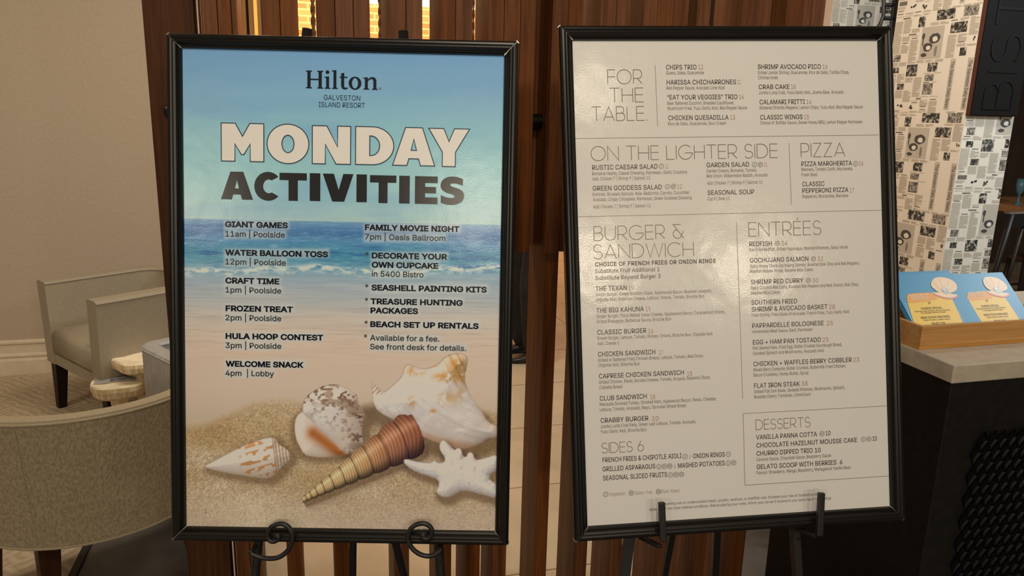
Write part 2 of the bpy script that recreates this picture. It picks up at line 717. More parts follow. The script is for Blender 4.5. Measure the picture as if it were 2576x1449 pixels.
def mix(a, b, t):
    t = np.clip(t, 0, 1)[:, None]
    return np.asarray(a, float) * (1 - t) + np.asarray(b, float) * t


def sm(e0, e1, x):
    t = np.clip((x - e0) / (e1 - e0), 0, 1)
    return t * t * (3 - 2 * t)


def grad(x, stops):
    xs = [s[0] for s in stops]
    return np.stack([np.interp(x, xs, [s[1][k] for s in stops]) for k in range(3)], 1)


def paint_beach(px, py, halos):
    hy = py - (549 + (px - 465) * 17 / 793)                 # below the printed horizon
    cl = fbm(px / 260, py / 60, 3)
    sky = grad(hy, [(-430, (120, 160, 198)), (-330, (132, 171, 204)), (-240, (144, 186, 207)), (-150, (152, 194, 206)), (-70, (160, 197, 199)), (-5, (172, 198, 190))])
    sky = mix(sky, (122, 160, 204), (cl - 0.5) * 1.5)
    c = sky
    # sea
    st = fbm(px / 70, hy / 6.5, 11)
    st2 = fbm(px / 26, hy / 2.6, 21)
    sea = grad(hy, [(0, (116, 152, 178)), (14, (94, 136, 174)), (30, (72, 116, 160)), (48, (88, 138, 174)), (66, (76, 138, 166)), (84, (64, 132, 158)), (104, (94, 150, 168)), (125, (128, 164, 174)), (150, (152, 170, 174)), (190, (174, 174, 168))])
    sea = mix(sea, (44, 92, 146), (st - 0.52) * 2.8 * sm(4, 20, hy) * (1 - sm(105, 140, hy)))
    sea = mix(sea, (140, 180, 200), (st2 - 0.55) * 2.4 * (1 - sm(120, 165, hy)))
    c = np.where((hy > 0)[:, None], mix(c, sea, sm(-1, 2, hy)), c)
    # surf line
    fl = 121 + 5 * np.sin(px / 70.0) + 3 * np.sin(px / 23.0 + 1) + (px - 860) * -0.022
    fo = fbm(px / 15, hy / 6, 31, 5)
    foam = np.exp(-((hy - fl) / 9.0) ** 2) * sm(0.36, 0.60, fo)
    foam = np.maximum(foam, 0.55 * np.exp(-((hy - fl - 11) / 5.0) ** 2) * sm(0.50, 0.66, fo))
    # wet sand
    wet = grad(hy, [(140, (150, 170, 180)), (165, (168, 176, 180)), (200, (180, 180, 176)), (235, (204, 189, 174)), (275, (214, 190, 168)), (330, (220, 190, 164)), (420, (216, 189, 164)), (500, (206, 180, 152))])
    rip = fbm(px / 90 + hy / 55, hy / 4.2, 41)
    wet = mix(wet, (228, 206, 186), (rip - 0.5) * 0.9 * (1 - sm(330, 420, hy)))
    wet = mix(wet, (150, 134, 126), (0.43 - rip) * 1.1 * (1 - sm(280, 380, hy)))
    c = mix(c, wet, sm(fl + 4, fl + 34, hy))
    c = mix(c, (222, 220, 212), foam * 0.95)
    # dry sand
    sl = 1052 - 46 * sm(470, 760, px) + 14 * np.sin(px / 60.0) + 8 * sm(1180, 1240, px)
    g1 = fbm(px / 3.4, py / 3.0, 51, 3)
    g2 = vnoise(px / 2.1, py / 2.0, 61)
    sand = grad(py, [(1000, (202, 172, 136)), (1080, (190, 158, 116)), (1180, (190, 158, 118)), (1240, (194, 164, 130)), (1290, (198, 170, 140)), (1340, (200, 172, 146))])
    dune = fbm(px / 130, py / 60, 71)
    sand = mix(sand, (214, 190, 158), (dune - 0.5) * 2.4)
    sand = mix(sand, (164, 126, 78), (0.46 - dune) * 1.8 * (1 - sm(1215, 1290, py)))
    grain = 1 - sm(1200, 1330, py) * 0.55
    sand = sand * (1 + ((g1 - 0.5) * 0.46 + (g2 - 0.5) * 0.14)[:, None] * grain[:, None])
    dark = (vnoise(px / 3.2, py / 3.2, 81) > 0.955)
    sand = np.where(dark[:, None], sand * 0.70, sand)
    c = mix(c, sand, sm(sl - 6, sl + 22, py + (g1 - 0.5) * 26))

    CZ = lambda L: [(400 + 0.427 * x, 850 + 0.427 * y) for x, y in L]
    QZ = lambda L: [(740 + 0.2209 * x, 950 + 0.2209 * y) for x, y in L]

    def sub(poly, pad):
        xs, ys = [p[0] for p in poly], [p[1] for p in poly]
        return np.where((px > min(xs) - pad) & (px < max(xs) + pad) & (py > min(ys) - pad) & (py < max(ys) + pad))[0]

    def cast(poly, dx, dy, rad, dens):
        k = sub(poly, rad * 2 + 20)
        ins, d = inside(px[k] - dx, py[k] - dy, poly)
        a = np.where(ins, 1.0, np.exp(-(d / rad) ** 2)) * dens * sm(sl[k] - 5, sl[k] + 25, py[k])
        c[k] = mix(c[k], (92, 66, 40), a)

    def body(poly, fn, edge=1.2, amp=0.2, rad=22):
        k = sub(poly, 4)
        ins, d = inside(px[k], py[k], poly)
        sd = np.where(ins, d, -d)
        col = fn(px[k], py[k], np.maximum(sd, 0))
        _, d2 = inside(px[k] - 2.5, py[k] - 3.0, poly)
        rel = np.where(ins, d - d2, 0) / 3.9 * np.exp(-np.maximum(sd, 0) / rad)
        col = np.clip(col * (1 + amp * rel)[:, None], 0, 250)
        c[k] = mix(c[k], col, sm(-edge, edge, sd))

    # pale conical shell
    s1 = chaikin(CZ([(262, 755), (300, 735), (480, 640), (600, 595), (660, 583), (690, 595), (700, 625), (745, 650), (775, 680), (770, 720), (720, 760), (690, 800), (650, 830), (580, 825), (420, 800), (300, 775)]), 1)
    cast(s1, 10, 8, 12, 0.5)

    def f1(x, y, d):
        a = np.array([512, 1172.0])
        ax = unit([690 - 512, 1150 - 1172])
        t = (x - a[0]) * ax[0] + (y - a[1]) * ax[1]
        q = -(x - a[0]) * ax[1] + (y - a[1]) * ax[0]
        col = mix(np.full((len(x), 3), (226, 208, 192.0)), (196, 168, 146), (q / 45.0) * 0.8)
        col = mix(col, (170, 138, 112), np.exp(-d / 4.0) * 0.5)
        band = sm(86, 100, t) * (1 - sm(176, 184, t))
        dash = sm(0.52, 0.60, vnoise(t / 9.0, q / 7.0, 5)) * (np.sin(q / 3.4 + t * 0.05) > -0.1)
        col = mix(col, (196, 132, 76), band * dash * 0.85)
        sp = sm(180, 186, t)
        col = mix(col, np.where((np.sin(t * 0.8) > 0)[:, None], (220, 198, 178.0), (180, 146, 118.0)), sp)
        return mix(col, (150, 112, 84), np.exp(-((t - 181) / 2.0) ** 2) * 0.6)
    body(s1, f1, amp=0.16, rad=26)

    # large conch at the back
    s3 = chaikin([(934, 963), (946, 968), (962, 988), (975, 980), (1000, 958), (1013, 942), (1015, 925), (1026, 914), (1045, 922), (1066, 929), (1100, 918), (1121, 895), (1151, 886), (1175, 893), (1178, 914), (1167, 950), (1181, 991), (1211, 1034), (1228, 1063), (1252, 1072), (1252, 1100), (1228, 1106), (1190, 1124), (1160, 1131), (1105, 1116), (1053, 1094), (1032, 1066), (998, 1060), (951, 1036), (938, 1012), (937, 990)], 1)
    cast(s3, 4, 22, 20, 0.6)

    def f3(x, y, d):
        n = fbm(x / 26, y / 20, 15)
        col = mix(np.full((len(x), 3), (222, 208, 200.0)), (238, 226, 216), (n - 0.45) * 3)
        ra = np.hypot(x - 1330, (y - 830) * 1.25)
        ln = np.sin(ra * 0.62 + 2.5 * n) * 0.6 + np.sin(ra * 0.27 + 5 * n) * 0.4
        col = mix(col, (198, 176, 156), sm(0.1, 1.0, ln) * 0.38 * sm(965, 1030, y))
        col = mix(col, (206, 176, 150), sm(985, 1105, y + (x - 1100) * 0.15) * 0.35)
        col = mix(col, (176, 140, 112), np.exp(-d / 7.0) * 0.55)
        low = y - (1075 + (x - 1040) * 0.22)
        col = mix(col, (202, 152, 116), sm(0, 22, low) * 0.85)
        for (ax_, ay_, rx_, ry_, s_) in [(1150, 920, 26, 26, .95), (1110, 948, 24, 12, .8), (1150, 948, 34, 12, .85), (1034, 934, 12, 14, .7), (1058, 938, 16, 8, .6), (1035, 1010, 11, 14, .75), (1090, 1034, 9, 5, .85), (1130, 1000, 26, 18, .55), (1160, 985, 12, 20, .4), (1090, 918, 18, 8, .5)]:
            m_ = np.exp(-(((x - ax_) / rx_) ** 2 + ((y - ay_) / ry_) ** 2))
            col = mix(col, (198, 138, 66), m_ * s_ * sm(0.35, 0.6, fbm(x / 9, y / 9, 25) + 0.12))
        rib = np.sin((x - 1100) * 0.30 - (y - 886) * 0.16)
        up = 1 - sm(955, 985, y)
        col = mix(col, (168, 108, 52), sm(0.2, 1, rib + 1.4 * (fbm(x / 9, y / 9, 44) - .5)) * up * 0.40 * sm(1105, 1135, x))
        col = mix(col, (246, 240, 232), np.exp(-(((x - 1120) / 20) ** 2 + ((y - 972 + (x - 1120) * .7) / 5) ** 2)) * 0.6)
        col = mix(col, (246, 240, 232), np.exp(-(((x - 1158) / 18) ** 2 + ((y - 1082) / 5) ** 2)) * 0.6)
        sp = (x < 962) & (y < 992)
        col = np.where(sp[:, None], mix(col, (168, 118, 72), sm(0.1, 0.9, np.sin((x + y) * .5)) * 0.7), col)
        ap = np.exp(-(((x - 1236) / 18) ** 2 + ((y - 1112) / 11) ** 2) * 1.6)
        return mix(col, (86, 50, 34), ap)
    body(s3, f3, amp=0.2, rad=38)

    # spotted shell with the orange mouth
    lip = chaikin(QZ([(90, 380), (20, 440), (0, 560), (20, 700), (60, 780), (110, 870), (200, 900), (340, 908), (500, 893), (700, 850), (560, 800), (430, 700), (300, 580), (200, 470), (150, 400)]), 1)
    s2 = chaikin(QZ([(90, 400), (100, 270), (170, 180), (290, 110), (400, 75), (520, 80), (640, 135), (720, 200), (740, 300), (795, 370), (805, 430), (770, 560), (770, 650), (790, 750), (740, 820), (690, 862), (570, 862), (430, 720), (300, 600), (200, 490), (130, 430)]), 1)
    cast(s2, 12, 12, 14, 0.55)
    cast(lip, -3, 8, 10, 0.45)

    def fl_(x, y, d):
        col = mix(np.full((len(x), 3), (228, 206, 188.0)), (200, 164, 130), np.exp(-d / 5.0) * 0.5)
        a, b = np.array([788, 1090.0]), np.array([856, 1140.0])
        ex = b - a
        t = np.clip(((x - a[0]) * ex[0] + (y - a[1]) * ex[1]) / (ex @ ex), 0, 1)
        dd = np.hypot(x - a[0] - t * ex[0], y - a[1] - t * ex[1])
        return mix(col, (176, 98, 46), np.exp(-(dd / 17.0) ** 2) * 0.95)
    body(lip, fl_)

    def f2(x, y, d):
        col = mix(np.full((len(x), 3), (226, 212, 204.0)), (170, 142, 122), np.exp(-d / 8.0) * 0.6)
        rr = sm(790, 905, x + (y - 1050) * 0.25)
        col = mix(col, (198, 168, 138), rr * 0.55)
        n = fbm(x / 9.5, y / 7.0, 8, 3)
        zone = np.clip(0.35 + 0.65 * (1 - sm(975, 1090, y)) + 0.6 * sm(870, 900, x), 0, 1) * (1 - 0.95 * sm(0, 60, (y - 1050) - (x - 800) * 0.5 + 30) * (x < 860))
        col = mix(col, (112, 78, 56), sm(0.58, 0.66, n) * zone * 0.9)
        big = fbm(x / 30, y / 22, 18, 3)
        col = mix(col, (150, 118, 92), sm(0.55, 0.68, big) * zone * 0.7)
        return mix(col, (242, 236, 230), np.exp(-(((x - 800) / 10) ** 2 + ((y - 1040) / 34) ** 2)) * 0.5)
    body(s2, f2, amp=0.22, rad=26)

    # ribbed auger
    tip, end = np.array([760, 1259.0]), np.array([1050, 1083.0])
    L = np.linalg.norm(end - tip)
    ax = (end - tip) / L
    nx = np.array([-ax[1], ax[0]])
    tt = (px - tip[0]) * ax[0] + (py - tip[1]) * ax[1]
    qq = (px - tip[0]) * nx[0] + (py - tip[1]) * nx[1]
    k = np.where((tt > -25) & (tt < L + 40) & (np.abs(qq) < 95))[0]
    # shadow first
    w = np.interp(tt, [0, 60, 160, 285, 322, L], [6, 17, 34, 55, 57, 46])
    dsh = np.abs(qq[k] - 12) - w[k]
    c[k] = mix(c[k], (88, 62, 38), np.exp(-np.maximum(dsh, 0) / 7.0) * 0.55 * (1 - sm(L - 12, L + 10, tt[k])) * (tt[k] > 0) * sm(-20, 10, qq[k]))
    edges = [0, 12, 26, 43, 64, 90, 121, 158, 200, 248, 300, L + 8]
    bow = (tt + 0.0035 * qq * qq + 0.16 * qq)                # whorls lean across the axis
    seg = np.digitize(bow, edges) - 1
    segc = np.clip(seg, 0, len(edges) - 2)
    e0 = np.array(edges)[segc]
    e1 = np.array(edges)[segc + 1]
    f = (bow - e0) / (e1 - e0)
    wb = w * (0.86 + 0.16 * np.sqrt(np.clip(4 * f * (1 - f), 0, 1)))
    ins = (np.abs(qq) < wb) & (bow > 0) & (bow < L + 8)
    k = np.where(ins)[0]
    v = qq[k] / wb[k]
    col = grad(tt[k], [(0, (216, 176, 122)), (120, (220, 180, 126)), (190, (206, 156, 104)), (240, (186, 124, 78)), (L, (160, 94, 58))])
    sh = np.clip(1.12 - 0.42 * np.abs(v + 0.25) ** 2.0, 0.4, 1.2) * (1 - 0.32 * sm(0.3, 1.0, v))
    rib = 0.90 + 0.12 * np.sin(bow[k] * np.interp(tt[k], [0, 150, L], [1.6, 1.2, 0.95]))
    groove = 1 - 0.36 * np.exp(-(np.minimum(f[k], 1 - f[k]) * (e1 - e0)[k] / 2.2) ** 2)
    hl = np.exp(-((v + 0.42) / 0.22) ** 2) * 34
    c[k] = np.clip(col * (sh * rib * groove)[:, None] + hl[:, None] * groove[:, None], 0, 255)

    # white starfish
    s5 = chaikin(QZ([(1240, 945), (1270, 922), (1400, 960), (1560, 975), (1590, 945), (1630, 970), (1700, 965), (1725, 920), (1660, 830), (1650, 760), (1680, 712), (1720, 712), (1825, 830), (1850, 798), (1900, 806), (1925, 900), (1960, 900), (1980, 848), (2030, 848), (2060, 935), (2120, 930), (2330, 862), (2330, 1040), (2190, 1130), (2330, 1235), (2330, 1385), (2100, 1318), (1920, 1280), (1830, 1330), (1750, 1372), (1650, 1342), (1612, 1290), (1650, 1220), (1640, 1160), (1560, 1130), (1400, 1080), (1280, 1010)]), 1)
    cast(s5, 6, 12, 10, 0.55)

    def f5(x, y, d):
        col = mix(np.full((len(x), 3), (232, 220, 212.0)), (186, 164, 148), np.exp(-d / 6.0) * 0.8)
        n = vnoise(x / 3.4, y / 2.8, 33)
        col = col * (0.91 + 0.14 * n)[:, None]
        for tip_ in [(1020, 1160), (1112, 1112), (1250, 1152), (1250, 1244), (1112, 1246)]:
            ex_, ey_ = tip_[0] - 1158, tip_[1] - 1182
            t_ = np.clip(((x - 1158) * ex_ + (y - 1182) * ey_) / (ex_ ** 2 + ey_ ** 2), 0, 1)
            dd_ = np.hypot(x - 1158 - t_ * ex_, y - 1182 - t_ * ey_)
            col = mix(col, (246, 236, 228), np.exp(-(dd_ / 5.0) ** 2) * 0.5)
        col = mix(col, (190, 168, 150), sm(15, 55, y - 1185 - (x - 1150) * 0.1) * 0.35)
        for (ax_, ay_) in QZ([(1765, 915), (1872, 862), (1872, 990), (2008, 912), (2022, 988), (1592, 970)]):
            dd = np.hypot((x - ax_) / 8.5, (y - ay_) / 11.5)
            d2_ = np.hypot((x - ax_ - 5) / 7.0, (y - ay_ - 6) / 9.0)
            col = mix(col, (172, 150, 134), np.exp(-d2_ ** 2 * 1.3) * 0.75)
            col = mix(col, (246, 237, 229), np.exp(-(dd * 1.05) ** 4) * 0.95)
        return col
    body(s5, f5, amp=0.26, rad=12)

    # soft pale glow printed behind the schedule lettering
    for (x0, y0, x1, y1, s_) in halos:
        k = np.where((px > x0 - 26) & (px < x1 + 26) & (py > y0 - 22) & (py < y1 + 22))[0]
        dx = np.maximum(np.maximum(x0 - px[k], px[k] - x1), 0)
        dy = np.maximum(np.maximum(y0 - py[k], py[k] - y1), 0)
        a = np.exp(-(np.hypot(dx, dy) / 6.5) ** 2) * s_
        c[k] = mix(c[k], (206, 204, 196), a)
    return np.clip(c, 0, 255)


# ------------------------------------------------------------------ boards
PAPER = lin((214, 199, 181))
PRINT_GAIN = 0.80 / PAPER                                   # print colours are what the paper itself reflects


def ink(srgb):
    return tuple(np.clip(lin(srgb) * PRINT_GAIN, 0, 0.9))


class Board:
    FW = 0.0275

    def __init__(self, quad, w=0.61):
        q = [(x - CXP, -(y - CYP)) for x, y in quad]
        A_ = []
        for (x, y), (u, v) in zip([(0, 1), (1, 1), (1, 0), (0, 0)], q):
            A_.append([x, y, 1, 0, 0, 0, -u * x, -u * y, -u])
            A_.append([0, 0, 0, x, y, 1, -v * x, -v * y, -v])
        Hm = np.linalg.svd(np.array(A_))[2][-1].reshape(3, 3)
        if Hm[2, 2] < 0:
            Hm = -Hm
        B = np.linalg.inv(np.diag([F_PX, F_PX, -1.0])) @ Hm
        lw, lh = np.linalg.norm(B[:, 0]), np.linalg.norm(B[:, 1])
        s = w / lw
        ex, ey = RCAM @ (B[:, 0] / lw), RCAM @ (B[:, 1] / lh)
        ey = unit(ey - ex * (ex @ ey))
        self.w, self.h = w, w * lh / lw
        self.ex, self.ey, self.n = ex, ey, np.cross(ex, ey)
        P0 = RCAM @ (B @ np.array([0, 0, 1.0])) * s + CAMP
        self.o = P0 + ex * w / 2 - ey * self.FW             # bottom centre of the frame
        self.matrix = frame_mat(self.o, self.ex, self.ey, self.n)

    def loc(self, x, y, z=0.0):
        r = ray(x, y)
        o = self.o + self.n * z
        t = ((o - CAMP) @ self.n) / (r @ self.n)
        d = CAMP + r * t - o
        return np.array([d @ self.ex, d @ self.ey])

    def px(self, u, v, z=0.0):
        return proj(self.o + self.ex * u + self.ey * v + self.n * z)

    def right_end(self, v, x1):
        u, y = 0.0, self.px(0.0, v)[1]
        for _ in range(4):
            u = self.loc(x1, y)[0]
            y = self.px(u, v)[1]
        return u

    def put(self, mb, shape, x0, y0, x1, cap, material, z=0.0005):
        v, f = shape
        a = self.loc(x0, y0)
        u1 = self.right_end(a[1], x1)
        mn, mx = v[:, 0].min(), v[:, 0].max()
        sx = (u1 - a[0]) / (mx - mn)
        mb.add([(a[0] + (p[0] - mn) * sx, a[1] + p[1] * cap, z) for p in v], f, material)

    def text(self, mb, s, x0, y0, x1, cap, material, bold=0.0, z=0.0005, spacing=1.0):
        v, f = text_shape(s, bold, spacing=spacing)
        self.put(mb, (v, f), x0, y0, x1, cap / cap_height(), material, z)

    def rule(self, mb, xa, ya, xb, yb, w, material, z=0.0005):
        a, b = self.loc(xa, ya), self.loc(xb, yb)
        v, f = stroke([a, b], w)
        mb.add([(p[0], p[1], z) for p in v], f, material)


def glossy_paper(name, attr=None, rgb=None, rough=0.22, bump=0.05):
    def build(nt, b):
        if attr:
            at = nt.nodes.new('ShaderNodeAttribute')
            at.attribute_name = attr
            nt.links.new(at.outputs['Color'], b.inputs['Base Color'])
        v = coords(nt, (1, 1, 1))
        n = N_(nt, 'ShaderNodeTexNoise', Scale=330.0, Detail=2)
        nt.links.new(v, n.inputs['Vector'])
        n2 = N_(nt, 'ShaderNodeTexNoise', Scale=7.0, Detail=3)
        nt.links.new(v, n2.inputs['Vector'])
        mx = N_(nt, 'ShaderNodeMath', operation='MULTIPLY_ADD')
        mx.inputs[1].default_value = 0.055
        nt.links.new(n.outputs['Fac'], mx.inputs[0])
        nt.links.new(n2.outputs['Fac'], mx.inputs[2])
        add_bump(nt, b, mx.outputs[0], bump, 0.05)
    return mat(name, rgb=rgb, rough=rough, build=build, spec=0.28)


FRAME_BLACK = mat('black_frame_plastic', srgb=(20, 19, 18), rough=0.33, spec=0.38)
FRAME_ALU = mat('bare_aluminium', srgb=(190, 185, 178), rough=0.35, metal=0.9)


def frame_parts(bd, root):
    """four mitred snap-open rails over a bare aluminium tray, as in the photograph's chipped corners"""
    fw = bd.FW
    x0, x1, y0, y1 = -bd.w / 2, bd.w / 2, fw, fw + bd.h
    prof = [(0.000, 0.0012), (0.0015, 0.0065), (0.0045, 0.0090), (0.0060, 0.0084), (0.0085, 0.0125), (0.0125, 0.0142), (0.0150, 0.0136), (0.0180, 0.0150), (0.0215, 0.0144), (0.0245, 0.0118), (fw - 0.0008, 0.0060), (fw, -0.0120), (0.0, -0.0120)]
    g = 0.0016
    inner = [(x0, y0), (x1, y0), (x1, y1), (x0, y1)]
    sgn = [(-1, -1), (1, -1), (1, 1), (-1, 1)]
    for k in range(4):
        a, b = inner[k], inner[(k + 1) % 4]
        sa, sb = sgn[k], sgn[(k + 1) % 4]
        t = unit(np.array(b) - np.array(a))
        ra, rb = [], []
        for d, z in prof:
            pa = np.array(a) + np.array(sa) * d + t * g
            pb = np.array(b) + np.array(sb) * d - t * g
            ra.append((pa[0], pa[1], z))
            rb.append((pb[0], pb[1], z))
        mb = MB()
        mb.loft([ra, rb], FRAME_BLACK)
        mb.build('frame_rail', root)
    for k in range(4):                                      # raw metal showing where the rails do not quite meet
        mb = MB()
        a = np.array(inner[k]) + np.array(sgn[k]) * 0.0006
        b = np.array(inner[k]) + np.array(sgn[k]) * (fw - 0.0012)
        d = unit(b - a)
        nn = np.array([-d[1], d[0]]) * 0.0032
        ring = lambda z: [(a[0] + nn[0], a[1] + nn[1], z), (b[0] + nn[0], b[1] + nn[1], z), (b[0] - nn[0], b[1] - nn[1], z), (a[0] - nn[0], a[1] - nn[1], z)]
        mb.loft([ring(-0.010), ring(0.0055)], FRAME_ALU)
        mb.build('corner_bracket', root)['label'] = 'bare aluminium showing at the mitred corners'
    mb = MB()
    mb.box((x0 - fw + .003, y0 - fw + .003, -0.0115), (x1 + fw - .003, y1 + fw - .003, -0.0010), FRAME_BLACK)
    mb.build('backing_board', root)


BL = Board([(456, 122), (1265, 141), (1245, 1335), (469.6, 1323)])
BR = Board([(1436, 103), (2203, 102.5), (2238, 1273), (1478, 1323)])

# ---- left: activities poster
poster = thing('framed_poster', 'black framed beach poster headed MONDAY ACTIVITIES on a scrolled easel', 'poster', BL.matrix)
frame_parts(BL, poster)
INK_NAVY = mat('ink_navy', rgb=ink((24, 30, 40)), rough=0.25, spec=0.25)
INK_DARK = mat('ink_black', rgb=ink((30, 29, 30)), rough=0.22, spec=0.28)
INK_TEXT = mat('ink_charcoal', rgb=ink((46, 48, 52)), rough=0.3, spec=0.4)
INK_WHITE = mat('ink_white', rgb=ink((228, 209, 196)), rough=0.3, spec=0.35)
INK_TEAL = mat('ink_teal', rgb=ink((28, 54, 70)), rough=0.3, spec=0.35)

SCHED = [
    ('B', 'GIANT GAMES', 566.3, 570.4, 724.2), ('R', '11am | Poolside', 567, 594.7, 716.9),
    ('B', 'WATER BALLOON TOSS', 566.3, 641.4, 825.5), ('R', '12pm | Poolside', 567, 664.8, 719.2),
    ('B', 'CRAFT TIME', 567, 712, 702.9), ('R', '1pm | Poolside', 567.3, 735.6, 707.8),
    ('B', 'FROZEN TREAT', 567.6, 781.9, 737), ('R', '2pm | Poolside', 567.3, 805.4, 707.8),
    ('B', 'HULA HOOP CONTEST', 567.6, 851.4, 813.3), ('R', '3pm | Poolside', 567.3, 875, 707.8),
    ('B', 'WELCOME SNACK', 567.6, 921.1, 764.3), ('R', '4pm  | Lobby', 567.3, 944.7, 689.6),
    ('B', 'FAMILY MOVIE NIGHT', 918, 578.3, 1155.6), ('R', '7pm | Oasis Ballroom', 918, 602, 1120.6),
    ('S', '*', 919, 649, 927), ('B', 'DECORATE YOUR', 935.2, 649, 1125.4), ('B', 'OWN CUPCAKE', 935.2, 672.3, 1102.7), ('R', 'in 5400 Bistro', 935.2, 695.3, 1065.4),
    ('S', '*', 918.5, 730, 926.5), ('B', 'SEASHELL PAINTING KITS', 934.2, 729.7, 1224.5),
    ('S', '*', 918, 764, 926), ('B', 'TREASURE HUNTING', 932, 764.2, 1164), ('B', 'PACKAGES', 932, 787.2, 1051.6),
    ('S', '*', 917, 821.5, 925), ('B', 'BEACH SET UP RENTALS', 931.4, 821.7, 1204),
    ('S', '*', 915.5, 856, 923.5), ('R', 'Available for a fee.', 930.9, 855.9, 1105.3), ('R', 'See front desk for details.', 930.9, 878.3, 1172.7),
]
halos = [(x0 + 2, y0 - 11 + (1 if k == 'R' else 0), x1 - 2, y0 - 1 + (x1 - x0) * 0.014, 0.62) for k, s, x0, y0, x1 in SCHED if k != 'S']

NXG, NYG = 520, 756
uu = np.linspace(-BL.w / 2 - .001, BL.w / 2 + .001, NXG)
vv = np.linspace(BL.FW - .001, BL.FW + BL.h + .001, NYG)
U, V = np.meshgrid(uu, vv)
U, V = U.ravel(), V.ravel()
PW = BL.o[None, :] + U[:, None] * BL.ex + V[:, None] * BL.ey
PC = (PW - CAMP) @ RCAM
gx, gy = CXP + F_PX * PC[:, 0] / -PC[:, 2], CYP - F_PX * PC[:, 1] / -PC[:, 2]
beach = np.clip(lin(paint_beach(gx, gy, halos)) * PRINT_GAIN, 0, 0.92)
me = bpy.data.meshes.new('sheet')
idx = np.arange(NXG * NYG).reshape(NYG, NXG)
quads = np.stack([idx[:-1, :-1], idx[:-1, 1:], idx[1:, 1:], idx[1:, :-1]], -1).reshape(-1, 4)
me.vertices.add(NXG * NYG)
me.vertices.foreach_set('co', np.stack([U, V, np.zeros_like(U)], 1).ravel())
me.loops.add(quads.size)
me.loops.foreach_set('vertex_index', quads.ravel().astype(np.int32))
me.polygons.add(len(quads))
me.polygons.foreach_set('loop_start', np.arange(0, quads.size, 4, dtype=np.int32))
me.update(calc_edges=True)
at = me.color_attributes.new('print', 'FLOAT_COLOR', 'POINT')
at.data.foreach_set('color', np.concatenate([beach, np.ones((len(beach), 1))], 1).ravel())
me.materials.append(glossy_paper('beach_print', attr='print', rough=0.20, bump=0.045))
sheet = bpy.data.objects.new('sheet', me)
COL.objects.link(sheet)
sheet.parent = poster
sheet['label'] = 'glossy beach photograph with seashells'

mb = MB()
for g in serif_letters():
    pass
VH, FH = [], []
for g in serif_letters():
    g = g if isinstance(g[0], list) else [g]
    v, f = loops_shape(g)
    o_ = len(VH)
    VH += [tuple(p) for p in v]
    FH += [tuple(i + o_ for i in q) for q in f]
BL.put(mb, (np.array(VH), FH), 769.6, 222.2, 950.5, 0.0335, INK_NAVY)
v, f = loops_shape([ell(0, 0, .5, .5, 0, 345, 16), ell(0, 0, .34, .34, 0, 345, 16)])
BL.put(mb, (v + np.array([0, .5]), f), 953.5, 225.5, 959, .004, INK_NAVY)
BL.text(mb, 'GALVESTON', 814.5, 251.2, 906.3, 0.0094, INK_NAVY)
BL.text(mb, 'ISLAND RESORT', 801.9, 269, 917.9, 0.0094, INK_NAVY)
mb.build('hotel_name_lettering', sheet)['label'] = 'navy hotel name lettering'
Z = lambda x: 400 + x * 0.4831
mb = MB()
for ch, xa, xb, yb in [('M', 325, 547, 838), ('O', 563, 781, 846), ('N', 798, 998, 852), ('D', 1023, 1222, 856), ('A', 1215, 1437, 860), ('Y', 1400, 1617, 865)]:
    lp = heavy(ch)
    BL.put(mb, loops_shape(lp), Z(xa), yb * 0.4831, Z(xb), 0.0720, INK_WHITE, 0.0007)
    vs, fs = [], []
    for L_ in lp:
        q = list(L_) + [L_[0]]
        asp = (xb - xa) / 198.0
        q = [(p[0] * asp, p[1]) for p in q]
        sv, sf = stroke(q, 0.026)
        o_ = len(vs)
        vs += [(p[0] / asp, p[1]) for p in sv]
        fs += [tuple(i + o_ for i in t) for t in sf]
    BL.put(mb, (np.array(vs), fs), Z(xa) - 1, yb * 0.4831, Z(xb) + 1, 0.0720, INK_TEAL, 0.0009)
mb.build('title_lettering', sheet)['label'] = 'white MONDAY lettering with a teal outline'
mb = MB()
for ch, xa, xb, yb in [('A', 323, 490, 1037), ('C', 497, 622, 1041), ('T', 628, 770, 1044), ('I', 785, 840, 1046), ('V', 853, 1012, 1048), ('I', 1028, 1082, 1052), ('T', 1098, 1235, 1056), ('I', 1250, 1305, 1059), ('E', 1332, 1450, 1061), ('S', 1465, 1588, 1064)]:
    BL.put(mb, loops_shape(heavy(ch)), Z(xa), yb * 0.4831, Z(xb), 0.0530, INK_DARK, 0.0007)
mb.build('title_lettering', sheet)['label'] = 'black ACTIVITIES lettering'
for nm, lo_, hi_ in [('left', 0, 800), ('right', 800, 3000)]:
    mb = MB()
    for k, s, x0, y0, x1 in SCHED:
        if not (lo_ < x0 < hi_):
            continue
        if k == 'B':
            BL.text(mb, s, x0, y0, x1, 0.0101, INK_NAVY, 0.035)
        elif k == 'R':
            BL.text(mb, s, x0, y0, x1, 0.0104, INK_TEXT, 0.014)
        else:
            BL.text(mb, s, x0, y0, x1, 0.0120, INK_TEXT, 0.006)
    mb.build('schedule_lettering', sheet)['label'] = {'left': 'navy pool and craft schedule', 'right': 'dark evening and rental schedule'}[nm]

